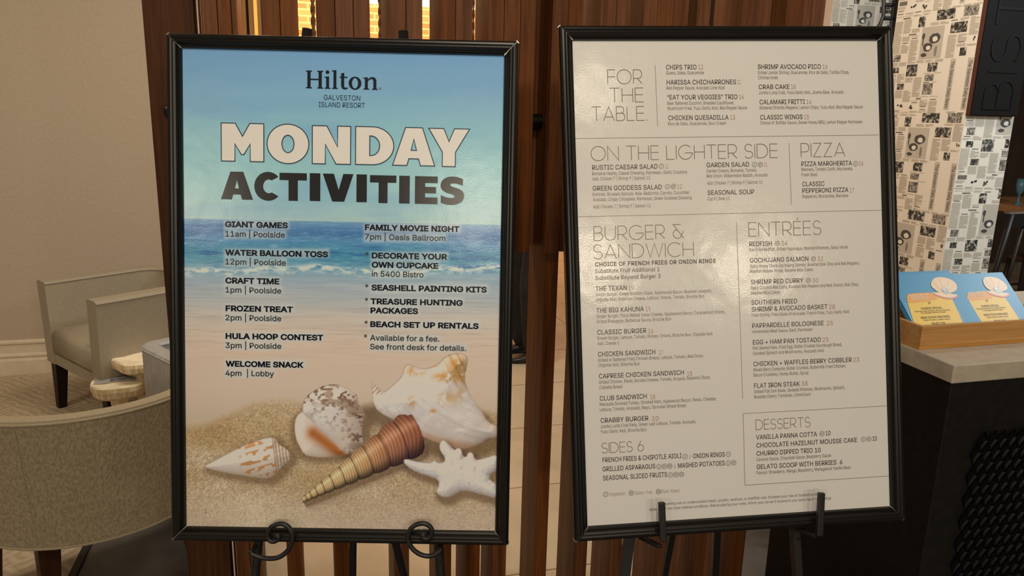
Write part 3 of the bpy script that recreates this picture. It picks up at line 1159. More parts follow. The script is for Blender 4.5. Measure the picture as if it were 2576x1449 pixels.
# ---- right: menu board
menu = thing('framed_menu', 'black framed cream menu board on an easel beside the host stand', 'menu board', BR.matrix)
frame_parts(BR, menu)
mb = MB()
mb.box((-BR.w / 2 - .002, BR.FW - .002, -0.0008), (BR.w / 2 + .002, BR.FW + BR.h + .002, 0.0), glossy_paper('menu_paper', rgb=(0.80, 0.80, 0.80), rough=0.14, bump=0.05))
msheet = mb.build('sheet', menu)
msheet['label'] = 'cream laminated menu sheet'
I_T = mat('ink_title_brown', rgb=ink((70, 56, 46)), rough=0.3)
I_B = mat('ink_body_brown', rgb=ink((108, 92, 74)), rough=0.3)
I_H = mat('ink_heading_taupe', rgb=ink((116, 98, 76)), rough=0.3)
I_P = mat('ink_price_rust', rgb=ink((172, 122, 98)), rough=0.3)
I_R = mat('ink_rule_grey', rgb=ink((140, 124, 104)), rough=0.3)
I_L = mat('ink_legend_tan', rgb=ink((162, 142, 116)), rough=0.3)
CT, CB, CH_ = 0.0088, 0.0064, 0.0266


def icon(mb, kind, x, y, r=0.0046):
    c = BR.loc(x, y)
    v, f = stroke(ell(c[0], c[1], r, r, 0, 360, 22), 0.0008)
    mb.add([(p[0], p[1], .0005) for p in v], f, I_B)
    v, f = text_shape(kind)
    v = v - np.array([(v[:, 0].min() + v[:, 0].max()) / 2, (v[:, 1].min() + v[:, 1].max()) / 2])
    s = r * (0.95 if kind == 'V' else 1.0) / cap_height()
    sx = s * (1.0 if kind == 'V' else 0.82)
    mb.add([(c[0] + p[0] * sx, c[1] + p[1] * s, .0005) for p in v], f, I_B)


MENU = {
    'FOR THE TABLE': [
        ('H', 'FOR', 1528, 211.1, 1616), ('H', 'THE', 1533.5, 257.1, 1618.7), ('H', 'TABLE.', 1488.8, 304.3, 1628.4), ('|', 1647.8, 163, 1654.2, 317.3),
        ('T', 'CHIPS TRIO', 1675.5, 175, 1752.2), ('P', '12', 1757, 174.5, 1768.7), ('B', 'Queso, Salsa, Guacamole', 1675.5, 187.3, 1770.6),
        ('T', 'HARISSA CHICHARRONES', 1676.9, 212.9, 1851.6), ('P', '11', 1856, 212, 1862.8), ('B', 'Red Pepper Sauce, Avocado Lime Aioli', 1676.9, 225.5, 1823),
        ('T', '\u201cEAT YOUR VEGGIES\u201d TRIO', 1678.4, 250.7, 1855), ('P', '14', 1859, 249.5, 1871), ('B', 'Beer Battered Zucchini, Breaded Cauliflower,', 1678.8, 263.9, 1847.7), ('B', 'Mushroom Fries, Yuzu Garlic Aioli, Red Pepper Sauce', 1679.4, 276.7, 1879),
        ('T', 'CHICKEN QUESADILLA', 1681, 302.4, 1832.8), ('P', '13', 1837, 301, 1849.3), ('B', 'Pico de Gallo, Guacamole, Sour Cream', 1681, 315.4, 1826),
        ('T', 'SHRIMP AVOCADO PICO', 1906.2, 173.9, 2065), ('P', '16', 2069.4, 173.2, 2081.4), ('B', 'Grilled Jumbo Shrimp, Guacamole, Pico de Gallo, Tortilla Chips,', 1906.2, 186.8, 2136), ('B', 'Chicharrones', 1907, 199.4, 1956.7),
        ('T', 'CRAB CAKE', 1908.7, 224.4, 1985.9), ('P', '18', 1990.2, 223.8, 2001.4), ('B', 'Jumbo Lump Crab, Yuzu Garlic Aioli, Jicama Slaw, Avocado', 1909, 237.1, 2122),
        ('T', 'CALAMARI FRITTI', 1910.9, 262.5, 2024.7), ('P', '16', 2029, 261.7, 2041), ('B', 'Blistered Shishito Peppers, Lemon Chips, Yuzu Aioli, Red Pepper Sauce', 1910.9, 275.2, 2170),
        ('T', 'CLASSIC WINGS', 1912.4, 300.8, 2019), ('P', '15', 2023, 299.8, 2034.8), ('B', 'Choice of: Buffalo Sauce, Sweet Honey BBQ, Lemon Pepper Parmesan', 1912.4, 313.2, 2169),
        ('|', 1443.6, 348.4, 2210, 339.6)],
    'ON THE LIGHTER SIDE': [
        ('H', 'ON THE LIGHTER SIDE', 1486.3, 404.3, 1956),
        ('T', 'RUSTIC CAESAR SALAD', 1489.8, 427.3, 1654.2), ('V', 1663.5, 418.2), ('P', '11', 1673.6, 424, 1681), ('B', 'Romaine Hearts, Caesar Dressing, Parmesan, Garlic Croutons', 1489.8, 440.9, 1728), ('B', 'Add: Chicken 7 | Shrimp 9 | Salmon 11', 1490.2, 454.1, 1635),
        ('T', 'GREEN GODDESS SALAD', 1491, 479.7, 1665), ('V', 1679, 469.5), ('GF', 1694, 469), ('P', '12', 1703.7, 475, 1715.3), ('B', 'Kohlrabi, Brussels Sprouts, Kale, Radicchio, Carrots, Cucumber,', 1491, 493, 1735.7), ('B', 'Avocado, Crispy Chickpeas, Parmesan, Green Goddess Dressing', 1491.3, 506.3, 1739.6), ('B', 'Add: Chicken 7 | Shrimp 9 | Salmon 11', 1492, 524.4, 1637),
        ('T', 'GARDEN SALAD', 1777.4, 420.9, 1884.4), ('V', 1897.8, 414.1), ('GF', 1912.5, 414.1), ('P', '11', 1922, 419.3, 1929.4), ('B', 'Garden Greens, Romaine, Tomato,', 1777.4, 434.1, 1904.2), ('B', 'Red Onion, Watermelon Radish, Avocado', 1778, 446.8, 1931), ('B', 'Add: Chicken 7 | Shrimp 9 | Salmon 11', 1778.4, 464.8, 1918.4),
        ('T', 'SEASONAL SOUP', 1780, 490.6, 1897), ('B', 'Cup 8 | Bowl 11', 1780, 504, 1835.3),
        ('|', 1450, 545.4, 2215.8, 528.7)],
    'PIZZA': [
        ('|', 1984.5, 360, 1990.7, 514.7), ('H', 'PIZZA', 2014.4, 395.3, 2126.5),
        ('T', 'PIZZA MARGHERITA', 2015.9, 418, 2143), ('V', 2151.8, 411.8), ('P', '16', 2160.5, 416.4, 2171.6), ('B', 'Marinara, Tomato Confit, Mozzarella,', 2015.9, 430.3, 2145.4), ('B', 'Fresh Basil', 2016.3, 443.5, 2056),
        ('T', 'CLASSIC', 2018.2, 468.7, 2074), ('T', 'PEPPERONI PIZZA', 2018.4, 485.2, 2134), ('P', '17', 2137.8, 484, 2148.5), ('B', 'Pepperoni, Mozzarella, Marinara', 2018.4, 498.2, 2133.3)],
    'BURGER & SANDWICH': [
        ('H', 'BURGER &', 1493.8, 605.3, 1720.8), ('H', 'SANDWICH', 1493.8, 651.5, 1745.6), ('|', 1852.8, 559.6, 1868.2, 1003.5),
        ('C', 'CHOICE OF FRENCH FRIES OR ONION RINGS', 1497.2, 670.3, 1800.3), ('D', 'Substitute Fruit Additional 1', 1497.2, 687.1, 1658.7), ('D', 'Substitute Beyond Burger 3', 1497.6, 704.5, 1661.5),
        ('T', 'THE TEXAN', 1498.3, 732, 1576.8), ('P', '19', 1581.5, 730, 1593.8), ('B', 'Smash Burger, Sweet Bourbon Glaze, Applewood Bacon, Roasted Jalape\u00f1o,', 1498.4, 745.3, 1791), ('B', 'Chipotle Aioli, American Cheese, Lettuce, Onions, Tomato, Brioche Bun', 1499, 758.4, 1771.6),
        ('T', 'THE BIG KAHUNA', 1500.2, 786.8, 1619.8), ('P', '19', 1624.4, 783.3, 1636.8), ('B', 'Smash Burger, Thick Melted Swiss Cheese, Applewood Bacon, Caramelized Onions,', 1500.5, 800.2, 1824.3), ('B', 'Grilled Pineapple, Barbecue Sauce, Brioche Bun', 1501, 813.2, 1688),
        ('T', 'CLASSIC BURGER', 1502.5, 841.9, 1626), ('P', '16', 1631, 838.4, 1643), ('B', 'Smash Burger, Lettuce, Tomato, Pickles, Onions, Brioche Bun, Chipotle Aioli', 1502.5, 855.1, 1792), ('B', 'Add: Cheese 1', 1503, 868.3, 1557),
        ('T', 'CHICKEN SANDWICH', 1504.5, 897, 1648.5), ('P', '17', 1657, 892.3, 1668), ('B', 'Grilled or Battered Fried Chicken Breast, Lettuce, Tomato, Red Onion,', 1504.5, 910.2, 1770.4), ('B', 'Chipotle Aioli, Brioche Bun', 1504.8, 923.1, 1608.9),
        ('T', 'CAPRESE CHICKEN SANDWICH', 1506.7, 952.2, 1720.4), ('P', '18', 1729, 945.2, 1741), ('B', 'Grilled Chicken, Pesto, Burrata Cheese, Tomato, Arugula, Balsamic Glaze,', 1506.7, 965.5, 1787), ('B', 'Ciabatta Bread', 1507.2, 979, 1565),
        ('T', 'CLUB SANDWICH', 1509, 1008, 1627), ('P', '18', 1635.7, 1004, 1648), ('B', 'Mesquite Smoked Turkey, Smoked Ham, Applewood Bacon, Swiss, Cheddar,', 1509, 1021.2, 1802.7), ('B', 'Lettuce, Tomato, Avocado, Mayo, Sprouted Wheat Bread', 1509.2, 1034.6, 1725.3),
        ('T', 'CRABBY BURGER', 1511, 1063.6, 1631.4), ('P', '20', 1640, 1059, 1657), ('B', 'Jumbo Lump Crab Patty, Green Leaf Lettuce, Tomato, Avocado,', 1510.7, 1076.8, 1751.3), ('B', 'Yuzu Garlic Aioli, Brioche Bun', 1511, 1090.3, 1625.7)],
    'ENTREES': [
        ('H', 'ENTR\u00c9ES', 1883.2, 594.7, 2066.2),
        ('T', 'REDFISH', 1885, 619.5, 1941.7), ('GF', 1955, 612.2), ('P', '34', 1965, 617.5, 1980.5), ('B', 'Pan Fried Redfish, Grilled Asparagus, Mashed Potatoes, Salsa Verde', 1885.3, 632.4, 2132.4),
        ('T', 'GOCHUJANG SALMON', 1886.9, 660.8, 2033.6), ('GF', 2046.2, 651.2), ('P', '32', 2055.8, 656.5, 2070.6), ('B', 'Spicy Honey Glaze Gochujang Salmon, Roasted Bok Choy and Bell Peppers,', 1886.9, 674, 2162.2), ('B', 'Roasted Pepper Pure\u00e9, Sesame Rice Cakes', 1887, 686.7, 2045.7),
        ('T', 'SHRIMP RED CURRY', 1888.6, 715.2, 2020.9), ('GF', 2033.6, 705.4), ('P', '30', 2043, 711, 2059), ('B', 'Spicy Coconut Red Curry, Roasted Bell Peppers and Red Onions, Bok Choy,', 1888.6, 728.2, 2160.3), ('B', 'Sesame Rice Cakes', 1888.9, 741.4, 1961.6),
        ('T', 'SOUTHERN FRIED', 1890.4, 766.9, 2005.3), ('T', 'SHRIMP & AVOCADO BASKET', 1890.7, 783.9, 2081.4), ('P', '28', 2085.6, 777.5, 2100.5), ('B', 'Fried Shrimp, Fried Slices of Avocado, French Fries, Yuzu Garlic Aioli', 1890.8, 797, 2135.7),
        ('T', 'PAPPARDELLE BOLOGNESE', 1892.4, 825.1, 2072), ('P', '25', 2079.5, 818.5, 2095.3), ('B', 'Homemade Meat Sauce, Basil, Parmesan', 1892.4, 838.3, 2043),
        ('T', 'EGG + HAM PAN TOSTADO', 1893.8, 866.9, 2064.8), ('P', '25', 2069, 860.4, 2084.5), ('B', 'Pan Seared Ham, Fried Egg, Butter Crusted Sourdough Bread,', 1894, 879.8, 2117.9), ('B', 'Saut\u00e9ed Spinach and Mushrooms, Avocado Aioli', 1894.3, 893, 2072),
        ('T', 'CHICKEN + WAFFLES BERRY COBBLER', 1895.3, 921.2, 2142.7), ('P', '23', 2146.6, 910.5, 2161.6), ('B', 'Mixed Berry Compote, Butter Crumble, Buttermilk Fried Chicken,', 1895.5, 934.4, 2127.6), ('B', 'Bacon Crumbles, Honey Butter, Syrup', 1895.8, 947.6, 2033.7),
        ('T', 'FLAT IRON STEAK', 1897, 976.2, 2012), ('P', '38', 2016.6, 970.6, 2031.7), ('B', 'Grilled Flat Iron Steak, Saute\u00e9d Potatoes, Mushrooms, Spinach,', 1897, 989.3, 2125.3), ('B', 'Roasted Cherry Tomatoes, Chimichurri', 1897.7, 1002.3, 2039)],
    'DESSERTS': [
        ('|', 1869.4, 1040.3, 2230.7, 1020.9), ('|', 1869.4, 1040.3, 1873.6, 1220.5), ('|', 1873.6, 1220.5, 2236.6, 1197.2),
        ('h', 'DESSERTS', 1900.8, 1081.2, 2038.7), ('T', 'VANILLA PANNA COTTA', 1902, 1105.6, 2055.3), ('GF', 2067.7, 1090.8), ('T', '10', 2077, 1095.5, 2088.8),
        ('T', 'CHOCOLATE HAZELNUT MOUSSE CAKE', 1902.8, 1126.2, 2156.2), ('V', 2171.7, 1104.8), ('GF', 2185.7, 1104), ('T', '10', 2194.7, 1108.8, 2205.6),
        ('T', 'CHURRO DIPPED TRIO 10', 1903, 1146.5, 2064.3), ('B', 'Caramel Sauce, Chocolate Sauce, Raspberry Sauce', 1902.8, 1160, 2090.2),
        ('T', 'GELATO SCOOP WITH BERRIES  6', 1903.6, 1180.2, 2119), ('B', 'Flavors: Strawberry, Mango, Raspberry, Madagascar Vanilla Bean', 1903, 1193.4, 2139.6)],
    'SIDES': [
        ('h', 'SIDES 6', 1514, 1140, 1619.7),
        ('T', 'FRENCH FRIES & CHIPOTLE AIOLI', 1515.6, 1163, 1714.4), ('V', 1723.4, 1148.2), ('|', 1735.5, 1153.5, 1736, 1142.5), ('T', 'ONION RINGS', 1743.6, 1152.9, 1823), ('V', 1832, 1142.3),
        ('T', 'GRILLED ASPARAGUS', 1516, 1185.8, 1648.4), ('V', 1657.4, 1173.9), ('GF', 1671.4, 1173), ('PB', 1685.2, 1172.3), ('|', 1697.4, 1178.5, 1697.8, 1167), ('T', 'MASHED POTATOES', 1705.5, 1177, 1823), ('V', 1832, 1164.8), ('GF', 1845.6, 1163.8),
        ('T', 'SEASONAL SLICED FRUITS', 1516.9, 1208.5, 1678.2), ('V', 1686.7, 1194.8), ('GF', 1700.4, 1193.7), ('PB', 1714.4, 1193.1),
        ('V', 1523.4, 1243.4), ('L', 'Vegetarian', 1532.2, 1247.6, 1572), ('GF', 1588, 1240.2), ('L', 'Gluten-Free', 1597, 1244.5, 1640.6), ('PB', 1656.5, 1236.6), ('L', 'Plant-Based', 1665, 1240.6, 1708.5),
        ('F', 'Consuming raw or undercooked meats, poultry, seafood, or shellfish may increase your risk of foodborne illness,', 1658, 1271.3, 2072), ('F', 'especially if you have medical conditions. Before placing your order, inform your server if anyone in your party has a food allergy.', 1633.7, 1284.8, 2092.6)],
}
for sec, items in MENU.items():
    mb = MB()
    for it in items:
        k = it[0]
        if k == '|':
            BR.rule(mb, it[1], it[2], it[3], it[4], 0.0010, I_R)
        elif k in ('V', 'GF', 'PB'):
            icon(mb, k, it[1], it[2])
        elif k in ('H', 'h'):
            BR.put(mb, thin_shape(it[1], 0.050 if k == 'H' else 0.058), it[2], it[3], it[4], CH_ if k == 'H' else 0.0192, I_H)
        elif k == 'T':
            BR.text(mb, it[1], it[2], it[3], it[4], CT, I_T, 0.006)
        elif k == 'P':
            BR.text(mb, it[1], it[2], it[3], it[4], CT, I_P, 0.0)
        elif k == 'B':
            BR.text(mb, it[1], it[2], it[3], it[4], CB, I_B)
        elif k == 'C':
            BR.text(mb, it[1], it[2], it[3], it[4], 0.0076, I_T, 0.016, spacing=1.08)
        elif k == 'D':
            BR.text(mb, it[1], it[2], it[3], it[4], 0.0076, I_T, 0.004, spacing=1.05)
        elif k == 'L':
            BR.text(mb, it[1], it[2], it[3], it[4], 0.0068, I_L)
        elif k == 'F':
            BR.text(mb, it[1], it[2], it[3], it[4], 0.0052, I_B)
    o = mb.build('menu_lettering', msheet)
    o['label'] = 'printed %s section' % sec.lower()


# ------------------------------------------------------------------ easels
IRON = mat('black_wrought_iron', srgb=(30, 29, 30), rough=0.38, spec=0.5)


def bw(bd, u, v, z):
    return bd.o + bd.ex * u + bd.ey * v + bd.n * z


def post_line(bd, top, bot, z):
    """world line of a leg lying in the plane parallel to the board through two photo points, run down to the floor"""
    a = bw(bd, *bd.loc(*top, z), z)
    b = bw(bd, *bd.loc(*bot, z), z)
    return a, a + (b - a) * (a[2] / (a[2] - b[2]))


def to_floor(a, b):
    return a + (b - a) * (a[2] / (a[2] - b[2]))


def add_part(root, base, name, fn, smooth=False, bevel=0.0):
    mb = MB()
    fn(mb)
    mb.v = [(p[0] - base[0], p[1] - base[1], p[2] - base[2]) for p in mb.v]
    return mb.build(name, root, smooth=smooth, bevel=bevel)


def bar(mb, a, b, w, d, material, side):
    """rectangular bar from a to b; side = direction of its width"""
    t = unit(np.array(b) - np.array(a))
    s = unit(np.array(side) - t * (np.array(side) @ t))
    q = np.cross(t, s)
    ring = lambda p: [p + s * w / 2 + q * d / 2, p - s * w / 2 + q * d / 2, p - s * w / 2 - q * d / 2, p + s * w / 2 - q * d / 2]
    mb.loft([ring(np.array(a)), ring(np.array(b))], material)


base = np.array([BL.o[0], BL.o[1] + 0.12, 0.0])
easel = thing('display_easel', 'black wrought iron easel with curled scroll hooks holding the beach poster', 'easel', loc=base)
for top, bot in [((773, 73), (641, 1449)), ((1014, 79), (1109, 1449))]:
    a, b = post_line(BL, top, bot, -0.026)
    add_part(easel, base, 'leg', lambda mb: mb.tube([a, a * .66 + b * .34, a * .33 + b * .67, b], 0.0098, IRON, 12), smooth=True, bevel=0)
T1 = bw(BL, BL.loc(885, 250)[0], 0.80, -0.05)
p1 = at_depth(887, 1449, 1.70)
add_part(easel, base, 'leg', lambda mb: mb.tube([T1, (T1 + p1) / 2, p1, to_floor(T1, p1)], 0.0095, IRON, 12), smooth=True)
q0, q1 = at_depth(994, 1362, 1.62), at_depth(1016, 1449, 1.66)
q2 = q0 + (q0 - q1) * 4.2
add_part(easel, base, 'leg', lambda mb: mb.tube([q2, q0, q1, to_floor(q0, q1)], 0.0095, IRON, 12), smooth=True)
add_part(easel, base, 'crossbar', lambda mb: mb.tube([bw(BL, BL.loc(760, 300)[0], 0.80, -.04), bw(BL, BL.loc(1030, 300)[0], 0.80, -.04)], 0.008, IRON, 10), smooth=True)
SCR = [[(631, 1392), (652, 1402), (677.5, 1406), (703, 1403), (726, 1385), (737, 1360), (736, 1339), (722, 1321), (705, 1316.5), (683, 1323), (672, 1341), (675.5, 1358), (687, 1364), (699, 1358), (702, 1348.5), (695, 1345.6), (691, 1352)],
       [(1108, 1386), (1092.6, 1397), (1073, 1400), (1052, 1393), (1034, 1377.6), (1025.7, 1358), (1026.6, 1341), (1038, 1323), (1059.6, 1315.5), (1077, 1319), (1087, 1331), (1087, 1342.7), (1079, 1354), (1069, 1356), (1061.6, 1350), (1063, 1343.7), (1068, 1345.6)]]
for i, S_ in enumerate(SCR):
    zf = 0.024
    P = [bw(BL, *BL.loc(x, y, zf), zf) for x, y in S_]
    P = chaikin(P, 2, closed=False)
    L_ = len(P)
    rs = [0.0048 - 0.0016 * max(0, (k / L_ - 0.55)) for k in range(L_)]

    def scroll(mb):
        mb.tube(P, 0.0046, IRON, 10, rs=rs)
    o = add_part(easel, base, 'scroll_hook', scroll, smooth=True)
    tipx = S_[0]
    aa = bw(BL, *BL.loc(*tipx, zf), zf)
    bb = bw(BL, *BL.loc(646 if i == 0 else 1103, 1368, -.026), -.026)
    add_part(easel, base, 'hook_bracket', lambda mb: mb.tube([aa, bb], 0.0045, IRON, 8), smooth=True)

base = np.array([BR.o[0], BR.o[1] + 0.12, 0.0])
easel2 = thing('display_easel', 'black square-tube easel with upright flat prongs holding the menu board', 'easel', loc=base)
for top, bot, w in [((1690, 500), (1570.5, 1449), 0.0185), ((1945, 500), (2006, 1449), 0.0150)]:
    a, b = post_line(BR, top, bot, -0.03)
    add_part(easel2, base, 'leg', lambda mb: bar(mb, a, b, w, 0.02, IRON, BR.ex), bevel=0.001)
for x0, x1, Y0, Y1, w in [(1690, 1671, 1.66, 1.69, 0.0145), (1803, 1798, 1.70, 1.735, 0.0175)]:
    a, b = at_depth(x0, 1345, Y0), at_depth(x1, 1449, Y1)
    c0 = a + (a - b) * 2.4
    add_part(easel2, base, 'leg', lambda mb: bar(mb, c0, to_floor(a, b), w, 0.015, IRON, BR.ex), bevel=0.001)
HOLE = mat('hole_black', srgb=(4, 4, 4), rough=0.9)
hx = bw(BR, *BR.loc(2009, 1356, -0.0195), -0.0195)
add_part(easel2, base, 'hole_disc', lambda mb: mb.tube([hx, hx + BR.n * 0.0015], 0.0032, HOLE, 12))  # black disc put in for the dark of the hole in the leg
for (tx, ty), (bx, by) in [((1664, 1263), (1668, 1362)), ((2066, 1239), (2061, 1348))]:
    zf = 0.032
    a, b = bw(BR, *BR.loc(tx, ty, zf), zf), bw(BR, *BR.loc(bx, by, zf), zf)
    d = bw(BR, BR.loc(bx, by, zf)[0] - 0.028, -0.010, -0.03)
    e = bw(BR, BR.loc(bx, by, zf)[0] - 0.004, -0.012, 0.026)

    def prong(mb):
        bar(mb, a, b, 0.0125, 0.010, IRON, BR.ex)
        bar(mb, d, e, 0.010, 0.008, IRON, BR.ex)
    add_part(easel2, base, 'prong_hook', prong, bevel=0.002)
add_part(easel2, base, 'crossbar', lambda mb: bar(mb, bw(BR, -.09, .62, -.045), bw(BR, .07, .62, -.045), 0.015, 0.015, IRON, BR.ey), bevel=0.001)

# ------------------------------------------------------------------ floors, walls, ceiling
def tile_mat(name, c1, c2, grout, w, h, off, shift, rough=0.35):
    def build(nt, b):
        v = coords(nt, (1, 1, 1))
        mp = nt.nodes.new('ShaderNodeMapping')
        mp.inputs['Location'].default_value = (shift[0], shift[1], 0)
        nt.links.new(v, mp.inputs[0])
        br = nt.nodes.new('ShaderNodeTexBrick')
        br.offset = off
        br.inputs['Scale'].default_value = 1.0
        br.inputs['Brick Width'].default_value = w
        br.inputs['Row Height'].default_value = h
        br.inputs['Mortar Size'].default_value = 0.0035
        br.inputs['Mortar Smooth'].default_value = 0.1
        br.inputs['Color1'].default_value = (*lin(c1), 1)
        br.inputs['Color2'].default_value = (*lin(c2), 1)
        br.inputs['Mortar'].default_value = (*lin(grout), 1)
        nt.links.new(mp.outputs[0], br.inputs['Vector'])
        n = N_(nt, 'ShaderNodeTexNoise', Scale=5.0, Detail=6)
        nt.links.new(v, n.inputs['Vector'])
        mxn = nt.nodes.new('ShaderNodeMix')
        mxn.data_type = 'RGBA'
        mxn.blend_type = 'MULTIPLY'
        mxn.inputs[0].default_value = 0.45
        g = ramp(nt, n.outputs['Fac'], [(0.3, (0.62, 0.62, 0.62)), (0.7, (1, 1, 1))])
        nt.links.new(br.outputs['Color'], mxn.inputs[6])
        nt.links.new(g, mxn.inputs[7])
        nt.links.new(mxn.outputs[2], b.inputs['Base Color'])
    return mat(name, rough=rough, build=build, spec=0.4)


def bbox_obj(name, s0, s1, t0, t1, z0, z1, material, bevel=0.0):
    """box in building axes, its origin at its own base corner, turned to the building"""
    mb = MB()
    mb.box((0, 0, 0), (s1 - s0, t1 - t0, z1 - z0), material)
    o = mb.build(name, bevel=bevel)
    o.location = Vector(bld(s0, t0, z0))
    o.rotation_euler = (0, 0, TH)
    return o


TILE = tile_mat('beige_tile', (198, 180, 152), (190, 171, 143), (120, 104, 84), 1.2, 0.6, 0.33, (0.155, -0.147), 0.38)
TILE2 = tile_mat('beige_tile_near', (198, 180, 152), (190, 171, 143), (120, 104, 84), 1.2, 0.6, 0.33, (0.155, -0.147 + 1.93 - 3.3), 0.38)
DARKTILE = noise_mat('dark_grey_tile', (58, 54, 50), (84, 78, 72), (1, 1, 1), 0.4, 0.0, 6.0)  # mottled dark grey; covers the lobby and the strip beside the carpet
structure(bbox_obj('floor', -0.36, 9.0, 3.3, 12.0, -0.1, 0.0, TILE))
structure(bbox_obj('floor', -0.36, 1.40, 1.93, 3.3, -0.1, 0.0, TILE2))
structure(bbox_obj('floor', 1.40, 9.0, 1.93, 3.3, -0.1, 0.0, DARKTILE))  # darker tile stands in for the shade on the floor by the host stand
structure(bbox_obj('floor', -0.82, 9.0, -7.0, 1.93, -0.1, 0.0, DARKTILE))
structure(bbox_obj('floor', -9.0, -0.82, -7.0, 4.77, -0.1, 0.0, DARKTILE))
structure(bbox_obj('floor', -0.82, -0.36, 1.93, 12.0, -0.1, 0.0, DARKTILE))
WALLP = noise_mat('beige_wall_paint', (176, 160, 142), (181, 165, 147), (1, 1, 1), 0.75, 0.03, 60.0, spec=0.2)
TRIMP = noise_mat('cream_trim_paint', (206, 190, 168), (212, 197, 176), (1, 1, 1), 0.5, 0.0, 20.0, spec=0.3)
structure(bbox_obj('wall_left', -9.0, -0.50, 4.77, 4.92, 0, 3.4, WALLP))
mb = MB()
prof = [(0, 0), (.022, 0), (.022, .095), (.016, .110), (.016, .118), (.022, .122), (.020, .132), (.013, .140), (.012, .190), (.020, .198), (.020, .208), (.012, .216), (0, .218)]
mb.loft([[(x, -d, z) for d, z in prof] for x in (0, 8.5)], TRIMP)
bb_ = mb.build('baseboard_left')
bb_.location = Vector(bld(-9.0, 4.77, 0))
bb_.rotation_euler = (0, 0, TH)
structure(bb_)


def brick_build(nt, b):
    tc = nt.nodes.new('ShaderNodeTexCoord')
    sp = nt.nodes.new('ShaderNodeSeparateXYZ')
    cb = nt.nodes.new('ShaderNodeCombineXYZ')
    nt.links.new(tc.outputs['Object'], sp.inputs[0])
    nt.links.new(sp.outputs['X'], cb.inputs['X'])
    nt.links.new(sp.outputs['Z'], cb.inputs['Y'])
    br = nt.nodes.new('ShaderNodeTexBrick')
    br.inputs['Scale'].default_value = 1.0
    br.inputs['Brick Width'].default_value = 0.20
    br.inputs['Row Height'].default_value = 0.0675
    br.inputs['Mortar Size'].default_value = 0.009
    br.inputs['Mortar Smooth'].default_value = 0.25
    br.inputs['Color1'].default_value = (*lin((196, 106, 62)), 1)
    br.inputs['Color2'].default_value = (*lin((212, 134, 84)), 1)
    br.inputs['Mortar'].default_value = (*lin((222, 168, 118)), 1)
    nt.links.new(cb.outputs[0], br.inputs['Vector'])
    nt.links.new(br.outputs['Color'], b.inputs['Base Color'])
    add_bump(nt, b, br.outputs['Fac'], -0.4, 0.01)


BRICK = mat('orange_brick', rough=0.8, build=brick_build, spec=0.2)
WHITEW = mat('white_upper_wall', srgb=(236, 226, 206), rough=0.7)
structure(bbox_obj('wall_back', -4.0, 6.5, 8.75, 9.0, 0, 2.66, BRICK))
structure(bbox_obj('wall_back', -4.0, 6.5, 8.95, 9.2, 2.66, 3.4, WHITEW))
DARKW = noise_mat('dark_brown_wall', (66, 50, 40), (76, 58, 46), (1, 1, 1), 0.6, 0.0, 8.0)
structure(bbox_obj('wall_right', 2.75, 9.0, 6.8, 6.95, 0, 3.4, DARKW))
CEIL = mat('ceiling_paint', srgb=(196, 184, 166), rough=0.8)
structure(bbox_obj('ceiling', -9.0, 9.0, -7.0, 12.0, 3.4, 3.5, CEIL))

# carpet under the lounge chairs
def rug_build(nt, b):
    v = coords(nt, (1, 1, 1))
    w1 = N_(nt, 'ShaderNodeTexWave', Scale=11.0, Distortion=4.5, Detail=3.0)
    w1.bands_direction = 'DIAGONAL'
    w1.inputs['Detail Scale'].default_value = 1.6
    nt.links.new(v, w1.inputs['Vector'])
    mp = nt.nodes.new('ShaderNodeMapping')
    mp.inputs['Rotation'].default_value = (0, 0, 1.5708)
    nt.links.new(v, mp.inputs[0])
    w2 = N_(nt, 'ShaderNodeTexWave', Scale=12.0, Distortion=4.0, Detail=3.0)
    w2.bands_direction = 'DIAGONAL'
    nt.links.new(mp.outputs[0], w2.inputs['Vector'])
    ck = N_(nt, 'ShaderNodeTexNoise', Scale=9.0, Detail=2.0)
    nt.links.new(v, ck.inputs['Vector'])
    st = ramp(nt, ck.outputs['Fac'], [(0.46, (0, 0, 0)), (0.54, (1, 1, 1))])
    mx = nt.nodes.new('ShaderNodeMix')
    mx.data_type = 'RGBA'
    nt.links.new(st, mx.inputs[0])
    nt.links.new(w1.outputs['Color'], mx.inputs[6])
    nt.links.new(w2.outputs['Color'], mx.inputs[7])
    n = N_(nt, 'ShaderNodeTexNoise', Scale=160.0, Detail=3.0)
    nt.links.new(v, n.inputs['Vector'])
    m2 = nt.nodes.new('ShaderNodeMix')
    m2.data_type = 'RGBA'
    m2.inputs[0].default_value = 0.35
    nt.links.new(mx.outputs[2], m2.inputs[6])
    nt.links.new(n.outputs['Fac'], m2.inputs[7])
    col = ramp(nt, m2.outputs[2], [(0.10, tuple(lin((166, 149, 127)))), (0.5, tuple(lin((182, 164, 140)))), (0.85, tuple(lin((192, 175, 151))))])
    nt.links.new(col, b.inputs['Base Color'])
    add_bump(nt, b, m2.outputs[2], 0.5, 0.006)


RUG = mat('lounge_carpet', rough=0.95, build=rug_build, spec=0.1)
rug = bbox_obj('carpet', -8.9, -0.82, -2.0, 4.745, 0.0, 0.010, RUG)
tag(rug, 'beige carpet with a faint broken herringbone pattern under the lounge chairs', 'carpet')
BLACKEDGE = mat('black_edge_strip', srgb=(18, 17, 16), rough=0.6)
st_ = bbox_obj('trim_1', -0.82, -0.795, -2.0, 4.745, 0.0, 0.009, BLACKEDGE)
structure(st_)

# ------------------------------------------------------------------ slat screen
T0, DEP = 1.936, 0.155
WALNUT = wood_mat('walnut_slats', (80, 46, 23), (130, 78, 43), 0.45, 0.12)
PANELW = wood_mat('walnut_panel', (54, 30, 14), (90, 52, 26), 0.65, 0.02)


